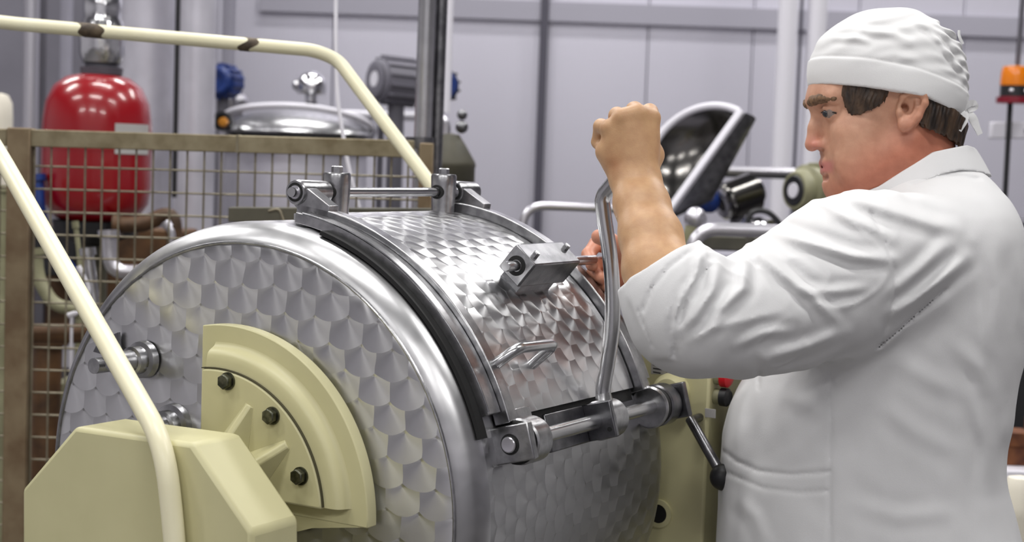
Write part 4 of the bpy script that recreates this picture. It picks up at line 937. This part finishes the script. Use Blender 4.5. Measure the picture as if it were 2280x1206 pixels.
# ---- arms and hands
ar = Fld(P3(1300, 800, 1.95) - [0, .0, .09], P3(1640, 215, 2.15) + [.06, .02, .32], .0017)
W1 = P3(1419, 412, 2.078)
hL = lambda x, y, d: P3(x, y, d)
fing = [  # knuckle, then joints, radii : left hand seen from its back
    ([(1449, 263, 2.083), (1446, 250, 2.122), (1436, 290, 2.142), (1430, 308, 2.118)], [.0125, .0112, .0102, .0090]),
    ([(1420, 255, 2.074), (1413, 246, 2.116), (1404, 290, 2.138), (1402, 312, 2.112)], [.0130, .0115, .0104, .0092]),
    ([(1388, 263, 2.074), (1374, 257, 2.112), (1366, 300, 2.132), (1372, 320, 2.108)], [.0125, .0108, .0098, .0088]),
    ([(1358, 286, 2.082), (1338, 281, 2.108), (1332, 316, 2.122), (1343, 334, 2.104)], [.0112, .0096, .0088, .0078])]
for i, (pts, rs) in enumerate(fing):
    k0 = hL(*pts[0]); wst = hL(1436 - i * 13, 398, 2.072 + .002 * i)
    ar.cap(wst, k0, .0165, rs[0] * .98, k=.014)
    ar.chain([hL(*q) for q in pts], rs, k=.0035)
ar.ell(hL(1406, 330, 2.092), (.037, .040, .016), .012)
ar.chain([hL(1438, 392, 2.092), hL(1452, 345, 2.112), hL(1446, 300, 2.142), hL(1418, 283, 2.160)], [.0155, .0145, .0112, .0090], k=.008)
ar.cap(hL(1354, 340, 2.092), hL(1384, 392, 2.085), .0145, .015, k=.014)
fm = [(1418, 408, 2.076), (1429, 455, 2.052), (1449, 525, 2.016), (1465, 600, 1.984), (1510, 700, 1.955)]
fr = [.0240, .0258, .0300, .0340, .040]
for o in (-.0085, .0085): ar.chain([hL(*q) + [o, 0, 0] for q in fm], fr, k=.012)
# right hand on the pin
RP = 2.335
rh = [([(1386, 556, 2.318), (1358, 536, 2.306), (1333, 527, 2.306)], [.0145, .0118, .0108]),
      ([(1384, 560, 2.372), (1328, 542, 2.372), (1310, 566, 2.348), (1318, 590, 2.322)], [.0120, .0106, .0098, .0090]),
      ([(1386, 585, 2.374), (1334, 588, 2.376), (1322, 606, 2.346), (1338, 618, 2.320)], [.0120, .0106, .0098, .0090]),
      ([(1390, 608, 2.374), (1346, 618, 2.374), (1336, 630, 2.348), (1352, 638, 2.322)], [.0115, .0100, .0094, .0086]),
      ([(1394, 628, 2.372), (1360, 644, 2.370), (1354, 648, 2.350), (1366, 652, 2.328)], [.0105, .0090, .0084, .0078])]
for pts, rs in rh: ar.chain([hL(*q) for q in pts], rs, k=.0035)
ar.ell(hL(1392, 584, 2.352), (.024, .036, .022), .012); ar.cap(hL(1392, 560, 2.335), hL(1420, 610, 2.350), .020, .022, k=.015)
ar.chain([hL(1408, 595, 2.352), hL(1440, 618, 2.368), hL(1560, 690, 2.43)], [.030, .030, .040], k=.015)
mesh_arm = ar.mesh()
# ---- unseen trunk that joins them under the coat
tr = Fld(P3(1480, 1300, 2.3) - [0, .5, .32], P3(2250, 330, 2.3) + [0, 0, .28], .008)
tr.chain([hp_(2040, 420), hp_(2020, 620), hp_(1930, 900), hp_(1920, 1250)], [.055, .12, .14, .14], k=.05, flat=(2, 1.0))
tr.chain([hp_(2000, 590, -.13), hL(1760, 690, 2.06), hL(1530, 705, 1.955)], [.055, .050, .043], k=.03)
tr.chain([hp_(2000, 590, .13), hL(1700, 700, 2.47), hL(1560, 690, 2.43)], [.055, .050, .040], k=.03)
mesh_tr = tr.mesh()
def tint(V):
    px = V[:, 0] * F / V[:, 2] + W / 2; py = -V[:, 1] * F / V[:, 2] + H / 2
    base = np.array(srgb(190, 152, 114)[:3]); face = np.array(srgb(200, 154, 128)[:3]); neck = np.array(srgb(188, 122, 98)[:3]); lip = np.array(srgb(190, 122, 114)[:3])
    rhand = np.array(srgb(198, 138, 112)[:3]); nose = np.array(srgb(196, 130, 112)[:3])
    c = np.tile(base, (len(V), 1))
    def mix(w, col): nonlocal c; c = c * (1 - w[:, None]) + col * w[:, None]
    sm = lambda x, a, b: np.clip((x - a) / (b - a), 0, 1)
    mix(sm(px, 1700, 1740), face)
    mix(sm(px, 1700, 1740) * sm(.9 * (px - 1990) + 1.2 * (py - 300), -60, 60), neck)
    mix(np.exp(-((px - 1812) / 20) ** 2 - ((py - 322) / 22) ** 2), nose)
    mix(np.exp(-((px - 1838) / 19) ** 4 - ((py - 371) / 14) ** 4) * (px < 1860), lip)
    mix((V[:, 2] > 2.25) * (px < 1600) * 1.0, rhand)
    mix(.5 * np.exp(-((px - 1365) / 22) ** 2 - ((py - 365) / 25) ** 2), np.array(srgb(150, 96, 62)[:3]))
    return np.c_[c, np.ones(len(V))]
body = fieldmesh('body', [mesh_head, mesh_arm, mesh_tr], M['skin'], man, 1, tint)

# ---- eyes
for z in (-1, 1):
    c = to_world(hp_(1843, 255, z * .0335)[None, :])[0]
    eo = MB().ball(c, .0126).build('eye', M['eye'], man)
    ic = to_world(hp_(1829, 258, z * .0365)[None, :])[0]; MB().ball(ic, .0058, n=16, m=10).build('iris', M['iris'], eo)
    lw = [to_world(hp_(*q)[None, :])[0] for q in ((1821, 255, z * .0270), (1822, 254.5, z * .0350), (1832, 255, z * .0425), (1848, 259, z * .0468))]
    MB().tube(spline(lw, 5), .0011, 8).build('eyelash', M['hair'], eo)

# ---- hair
hr = Fld(P3(1840, 345, HD) - [0, 0, .10], P3(2165, 150, HD) + [0, 0, .10], .0015)
hr.ell(hp_(1978, 195), (.1095, .1035, .0825), .01); hr.ell(hp_(1905, 240), (.045, .045, .0655), .02); hr.cap(hp_(2020, 290), hp_(2050, 400), .063, .070, k=.03); hr.ell(hp_(2042, 258), (.0690, .060, .074), .02)
I, x, y, z = hr.near(.02); U = x * F / z + W / 2; V_ = -y * F / z + H / 2
zz = np.abs(z - HD)
side = [(1846, 150), (1852, 196), (1872, 214), (1884, 236), (1897, 258), (1915, 252), (1940, 244), (1964, 228), (1976, 205), (1990, 150)]
nape = [(2024, 150), (2026, 236), (2034, 264), (2058, 281), (2088, 292), (2112, 305), (2150, 334), (2172, 330), (2172, 150)]
pd = np.minimum(polysd(U, V_, side), polysd(U, V_, nape)) * PXM
d = hr.D[I] + .0007 * np.sin((U * .9 + V_ * .25) * .75 + 6 * vnoise(x * 60, y * 60, z * 60)) + .003 * vnoise(x * 130, y * 60, z * 130, 3)
he = np.interp(x * F / HD + W / 2, [1780, 1800, 1900, 2030, 2080, 2115, 2170], [189, 191, 207, 231, 250, 270, 300])
hr.D[:] = .06; hr.D[I] = np.maximum(np.maximum(d, ((he - 8) - (-y * F / HD + H / 2)) * PXM), pd + .009 * vnoise(x * 300, y * 110, z * 300, 5))
fieldmesh('hair', [hr.mesh()], M['hair'], man, 0)
eb = Fld(P3(1788, 245, HD) - [0, 0, .065], P3(1860, 205, HD) + [0, 0, .065], .0012)
for s_ in (-1, 1):
    eb.chain([hp_(1803, 230, s_ * .010), hp_(1805, 227, s_ * .022), hp_(1815, 226, s_ * .0365), hp_(1840, 229, s_ * .0560)], [.0058, .0068, .0064, .0036], k=.003)
I, x, y, z = eb.near(.01); eb.D[I] += .0020 * vnoise(x * 520, y * 200, z * 400, 9)
fieldmesh('eyebrow', [eb.mesh()], M['brow'], man, 0)

# ---- cap
cp = Fld(P3(1785, 310, HD) - [0, 0, .115], P3(2172, 5, HD) + [0, 0, .115], .0016)
cp.ell(hp_(1975, 163), (.1115, .0925, .0915), .02); cp.ell(hp_(2004, 222), (.0880, .062, .0890), .03)
I, x, y, z = cp.near(.025); U = x * F / z + W / 2; V_ = -y * F / z + H / 2
zc = (z - HD)
d = cp.D[I]
U2 = (x * F / HD + W / 2); V2 = (-y * F / HD + H / 2)
edge = np.interp(U2, [1780, 1800, 1900, 2030, 2080, 2115, 2170], [189, 191, 207, 231, 250, 270, 300])
seam = np.interp(U2, [1780, 1812, 1900, 2000, 2080, 2170], [128, 132, 146, 168, 192, 222])
band = V2 - seam
d = d - .0022 / (1 + np.exp(-band * .6)) + .0016 * np.exp(-(band / 3.0) ** 2)
top = 1 / (1 + np.exp(band * .12))
fold = np.sin(V2 * .16 + U2 * .055 + 5 * vnoise(x * 22, y * 22, z * 22, 11)) * .0009 * top
gath = np.sin((V2 * .30 - U2 * .10) + 4 * vnoise(x * 30, y * 30, z * 30, 4)) * .0016 * np.clip((U2 - 2040) / 80, 0, 1) * top
cap_folds = [([(1850, 110), (1900, 82), (1960, 95), (2010, 120)], 9, .0035), ([(1835, 95), (1880, 100), (1920, 112)], 7, .003), ([(2020, 60), (2070, 85), (2120, 130)], 8, .004), ([(2050, 60), (2100, 80), (2138, 90)], 6, .0035), ([(2000, 55), (2040, 80), (2085, 135), (2120, 180)], 7, .003), ([(1900, 150), (1960, 140), (2030, 160)], 9, .0025), ([(2060, 110), (2100, 150), (2138, 190)], 7, .003)]
for pts, w_, h_ in cap_folds:
    ds, tt, sg = linedist(U2, V2, pts); d = d - h_ * np.exp(-(ds / w_) ** 2) * np.sin(np.pi * np.clip(tt, .02, .98)) + h_ * .5 * np.exp(-((ds - 1.8 * w_) / w_) ** 2) * np.sin(np.pi * np.clip(tt, .0, 1.))
d = d - fold - gath - .0045 * vnoise(x * 16, y * 24, z * 16, 2) * top
d = d + .0006
cp.D[:] = .06; cp.D[I] = np.maximum(d, (V2 - edge) * PXM)
capo = fieldmesh('cap', [cp.mesh()], M['cap'], man, 1)
capo['label'] = 'white cotton cap with band and ties'
def ribbon(pts, w0, name):
    c = [to_world(hp_(*q)[None, :])[0] for q in pts]; c = spline(c, 5); v = []; f = []
    for i, p in enumerate(c):
        t = c[min(i + 1, len(c) - 1)] - c[max(i - 1, 0)]; n = np.cross(t, CF); n /= np.linalg.norm(n); w = w0 * (.55 + .45 * math.sin(.4 + 2.4 * i / len(c)))
        tw = .35 * math.sin(i * .6)
        for a, b in ((-1, -1), (1, -1), (1, 1), (-1, 1)): v.append(p + n * w * a + CF * (.0009 * b + tw * w * a))
    for i in range(len(c) - 1):
        for q in range(4): f.append((i * 4 + q, i * 4 + (q + 1) % 4, i * 4 + 4 + (q + 1) % 4, i * 4 + 4 + q))
    f += [(3, 2, 1, 0), tuple(len(v) - 4 + q for q in range(4))]
    MB().add(v, f).build(name, M['cap'], capo)
ribbon([(2132, 246, -.030), (2128, 262, -.042), (2120, 280, -.046), (2112, 296, -.048)], .0072, 'cap_tie')
ribbon([(2136, 250, -.030), (2146, 262, -.036), (2154, 280, -.038), (2166, 304, -.036)], .0055, 'cap_tie')
ribbon([(2128, 250, -.032), (2140, 238, -.036), (2152, 236, -.036), (2156, 244, -.034), (2140, 252, -.034)], .0045, 'cap_tie')
ribbon([(2140, 100, -.01), (2131, 84, -.012), (2130, 70, -.012)], .0018, 'cap_thread')

# ---- coat
ct = Fld(np.array([.125, -.92, 1.84]), np.array([.745, .185, 2.60]), .0030)
rows = np.array([  # y, left, right, half depth, centre depth shift
    (352, 2010, 2140, .050, 0), (395, 1960, 2192, .085, 0), (430, 1925, 2214, .130, 0), (470, 1890, 2234, .172, 0), (520, 1850, 2252, .196, 0), (600, 1800, 2268, .205, 0), (680, 1760, 2275, .202, 0), (760, 1712, 2268, .200, 0),
    (830, 1676, 2250, .198, 0), (880, 1640, 2241, .196, 0), (950, 1613, 2236, .196, 0), (1000, 1606, 2226, .196, 0), (1060, 1600, 2223, .196, 0), (1130, 1598, 2238, .200, 0), (1206, 1594, 2256, .205, 0), (1400, 1590, 2280, .21, 0), (1960, 1570, 2300, .23, 0)], float)
Yp = -ct.ax[1] * F / HD + H / 2
lft, rgt, hz = (np.interp(Yp, rows[:, 0], rows[:, i]) for i in (1, 2, 3))
ker = np.ones(13) / 13
lft, rgt, hz = (np.convolve(np.pad(q, 6, 'edge'), ker, 'valid') for q in (lft, rgt, hz))
cx = ((lft + rgt) / 2 - W / 2) * PXM; rx = (rgt - lft) / 2 * PXM
X_, Z_ = ct.ax[0][:, None, None], ct.ax[2][None, None, :]
q = (np.abs((X_ - cx[None, :, None]) / rx[None, :, None]) ** 2.3 + np.abs((Z_ - HD) / hz[None, :, None]) ** 2.3) ** (1 / 2.3)
d = (q - 1) * np.minimum(rx, hz)[None, :, None]
d = np.maximum(d, (-.88 - ct.ax[1])[None, :, None]); d = np.maximum(d, (ct.ax[1] - .165)[None, :, None])
ct.D = np.minimum(ct.D, d.astype(np.float32)); del q, d
sl = [(2010, 572, 2.150, .086), (1930, 590, 2.120, .091), (1850, 620, 2.088, .090), (1750, 674, 2.040, .0805), (1650, 704, 1.995, .0675), (1548, 700, 1.955, .0660), (1505, 690, 1.955, .0620)]
ct.chain([P3(*q[:3]) for q in sl], [q[3] for q in sl], k=.030)
ct.ell(P3(1880, 690, 2.14), (.065, .070, .07), .05)                                        # cloth gathered under the arm
cu = [(1530, 706, 1.955, .0655), (1498, 650, 1.965, .060), (1466, 598, 1.983, .0545)]
ct.chain([P3(*q[:3]) for q in cu], [q[3] for q in cu], k=.020)
# far sleeve
ct.chain([P3(1990, 580, 2.45), P3(1720, 690, 2.47), P3(1560, 680, 2.43), P3(1480, 640, 2.395)], [.085, .068, .055, .050], k=.03)
# near cuff: cut the sleeve square and hollow it
a = P3(1508, 668, 1.962); b = P3(1462, 588, 1.985); ax_ = (b - a) / np.linalg.norm(b - a); nrm = np.array([-.46, .80, .10]); nrm /= np.linalg.norm(nrm)
cpt = P3(1466, 592, 1.983)
slw, x, y, z = ct.win(cpt - .14, cpt + .14)
x = x - cpt[0]; y = y - cpt[1]; z = z - cpt[2]
hpl = (x * nrm[0] + y * nrm[1] + z * nrm[2]); hpl = np.where(np.sqrt(x * x + y * y + z * z) < .10, hpl, -.1)
ct.D[slw] = np.maximum(ct.D[slw], hpl.astype(np.float32))
ct.chain([P3(*q) for q in ((1429, 455, 2.052), (1449, 525, 2.016), (1460, 580, 1.992))], [.038, .044, .046], k=.004, sub=True)
# folds drawn on the cloth: crest lines (pixels), width, height
folds = [([(1690, 562), (1745, 610), (1810, 660), (1862, 716)], 12, .008), ([(1735, 520), (1820, 545), (1900, 570), (1985, 578)], 12, .0085),
    ([(1600, 580), (1585, 650), (1545, 705), (1512, 740)], 12, .007), ([(1660, 575), (1655, 640), (1600, 690), (1590, 720)], 12, .006), ([(1560, 565), (1548, 620), (1525, 665)], 8, .005),
    ([(2150, 575), (2090, 625), (2030, 672), (1985, 700)], 13, .008), ([(2110, 540), (2050, 600), (1990, 650)], 14, .005), ([(1700, 800), (1800, 770), (1880, 735)], 12, .005),
    ([(1780, 640), (1840, 650), (1930, 640)], 10, .004), ([(1860, 470), (1930, 500), (1985, 530)], 12, .005), ([(1900, 440), (1990, 470), (2080, 500), (2130, 510)], 14, .005),
    ([(1640, 770), (1700, 740), (1760, 735)], 10, .004), ([(1520, 640), (1508, 700), (1505, 770)], 6, .004), ([(2205, 560), (2222, 640), (2224, 740)], 14, .0022), ([(2180, 620), (2190, 720), (2186, 860)], 16, .0018),
    ([(1960, 900), (2040, 960), (2140, 1010)], 18, .0015), ([(1900, 1120), (2000, 1150), (2120, 1140)], 16, .0015), ([(2170, 880), (2195, 990), (2200, 1080)], 16, .003), ([(1660, 880), (1650, 960), (1640, 1000)], 14, .0015),
    ([(1740, 880), (1800, 900), (1840, 930)], 16, .0015), ([(1640, 1110), (1680, 1150), (1700, 1206)], 14, .002), ([(2120, 760), (2180, 820), (2210, 900)], 16, .002), ([(1990, 800), (2080, 850), (2160, 880)], 18, .0015)]
grooves = [([(2030, 412), (2070, 398), (2105, 392), (2150, 394), (2180, 399)], 4.5, .005), ([(1955, 772), (2000, 735), (2050, 690), (2105, 642)], 3.2, .0045), ([(1850, 826), (1850, 950), (1848, 1100), (1848, 1300)], 4.2, .0030), ([(1688, 828), (1690, 864)], 4.0, .003),
    ([(1612, 1004), (1640, 1026), (1690, 1048), (1760, 1056), (1846, 1050)], 4.2, .0030), ([(1616, 1050), (1700, 1086), (1780, 1096), (1842, 1092)], 4.0, .0022), ([(1940, 470), (1968, 530), (1992, 600), (1994, 660), (1960, 770)], 4.2, .0028),
    ([(1536, 560), (1490, 594), (1452, 640), (1432, 690)], 4.4, .0035), ([(1582, 590), (1540, 640), (1512, 700), (1498, 792)], 4.6, .0042), ([(1420, 690), (1452, 772)], 3.0, .002)]
I, x, y, z = ct.near(.022); U = x * F / z + W / 2; V_ = -y * F / z + H / 2; d = ct.D[I].copy(); nearside = z < HD + .02
for pts, w_, h_ in folds:
    ds, tt, sg = linedist(U, V_, pts); am = np.sin(np.pi * np.clip(tt * .94 + .03, 0, 1)) ** .7 * nearside
    d -= am * h_ * (np.exp(-(ds / w_) ** 2) - .75 * np.exp(-((ds - 1.9 * w_) / (w_ * 1.1)) ** 2))
for pts, w_, h_ in grooves:
    ds, tt, sg = linedist(U, V_, pts); d += h_ * np.exp(-(ds / w_) ** 2) * nearside
for s_, a_, sd in ((7, .006, 1), (16, .0040, 2), (34, .0020, 3)):
    d += a_ * vnoise(x * s_ * 1.5 + y * s_ * .5, y * s_ * .8 - x * s_ * .5, z * s_, sd)
slv = nearside * np.clip((2040 - U) / 120, 0, 1) * np.clip((850 - V_) / 60, 0, 1) * np.clip((U - 1500) / 60, 0, 1)
for s_, a_, sd in ((9, .0034, 21), (17, .0020, 22)):
    rg = 1 - 2 * np.abs(vnoise(x * s_ * .8 + y * s_ * .9, y * s_ * 1.2 - x * s_ * .8, z * s_, sd)); d -= a_ * np.clip((rg - .72) / .28, 0, 1) ** 2 * slv
# cuff roll stands a little proud
cuf = polysd(U, V_, [(1515, 520), (1400, 600), (1395, 660), (1455, 800), (1497, 800), (1512, 700), (1540, 640), (1585, 588)])
d -= .003 / (1 + np.exp(np.clip(cuf, -60, 60) * .6)) * nearside
ct.D[I] = d
mesh_coat = ct.mesh()
coat = fieldmesh('coat', [mesh_coat], M['coat'], man, 1); coat['label'] = 'white cotton work coat with rolled sleeves'
# collar
cl = Fld(P3(1880, 470, HD) - [0, 0, .13], P3(2210, 315, HD) + [0, 0, .13], .0020)
cl.cap(hp_(2046, 300), hp_(2060, 440), .066, .096, k=.01); cl.cap(hp_(1990, 380), hp_(2010, 470), .070, .083, k=.02)
I, x, y, z = cl.near(.02); U2 = (x * F / HD + W / 2); V2 = (-y * F / HD + H / 2)
top_ = np.interp(U2, [1880, 1935, 1985, 2050, 2130, 2172, 2210], [440, 420, 386, 346, 329, 334, 344]); bot = np.interp(U2, [1880, 1935, 2035, 2070, 2105, 2150, 2180, 2210], [445, 436, 406, 393, 387, 389, 394, 396])
d = cl.D[I] + .004 * vnoise(x * 25, y * 25, z * 25, 8) - .004 * np.clip((V2 - top_) / 60, 0, 1)
cl.D[:] = .06; cl.D[I] = np.maximum(d, np.maximum(top_ - V2, V2 - bot) * PXM)
fieldmesh('collar', [cl.mesh()], M['coat'], man, 1)
# ---- trousers and shoes, below the frame
tz = Fld(np.array([.20, -1.56, 2.08]), np.array([.62, -.55, 2.55]), .008)
for zz in (2.20, 2.40): tz.chain([np.array([.42, -.60, zz]), np.array([.40, -1.05, zz]), np.array([.42, -1.46, zz])], [.085, .070, .055], k=.02)
fieldmesh('trousers', [tz.mesh()], M['trousers'], man, 1)
for zz in (2.20, 2.40):
    g = to_world(np.array([[.42, -1.4, zz]]))[0] * [1, 1, 0]
    MB().ball(g + [-.06, 0, .045], .135, .048, .042).add([g + [-.19, -.05, 0], g + [.07, -.05, 0], g + [.07, .05, 0], g + [-.19, .05, 0], g + [-.19, -.05, .03], g + [.07, -.05, .03], g + [.07, .05, .03], g + [-.19, .05, .03]], [(0, 1, 2, 3), (4, 7, 6, 5), (0, 4, 5, 1), (1, 5, 6, 2), (2, 6, 7, 3), (3, 7, 4, 0)]).build('shoe', M['shoe'], man)
for o in list(bpy.data.objects):
    if '_o' in o: del o['_o']
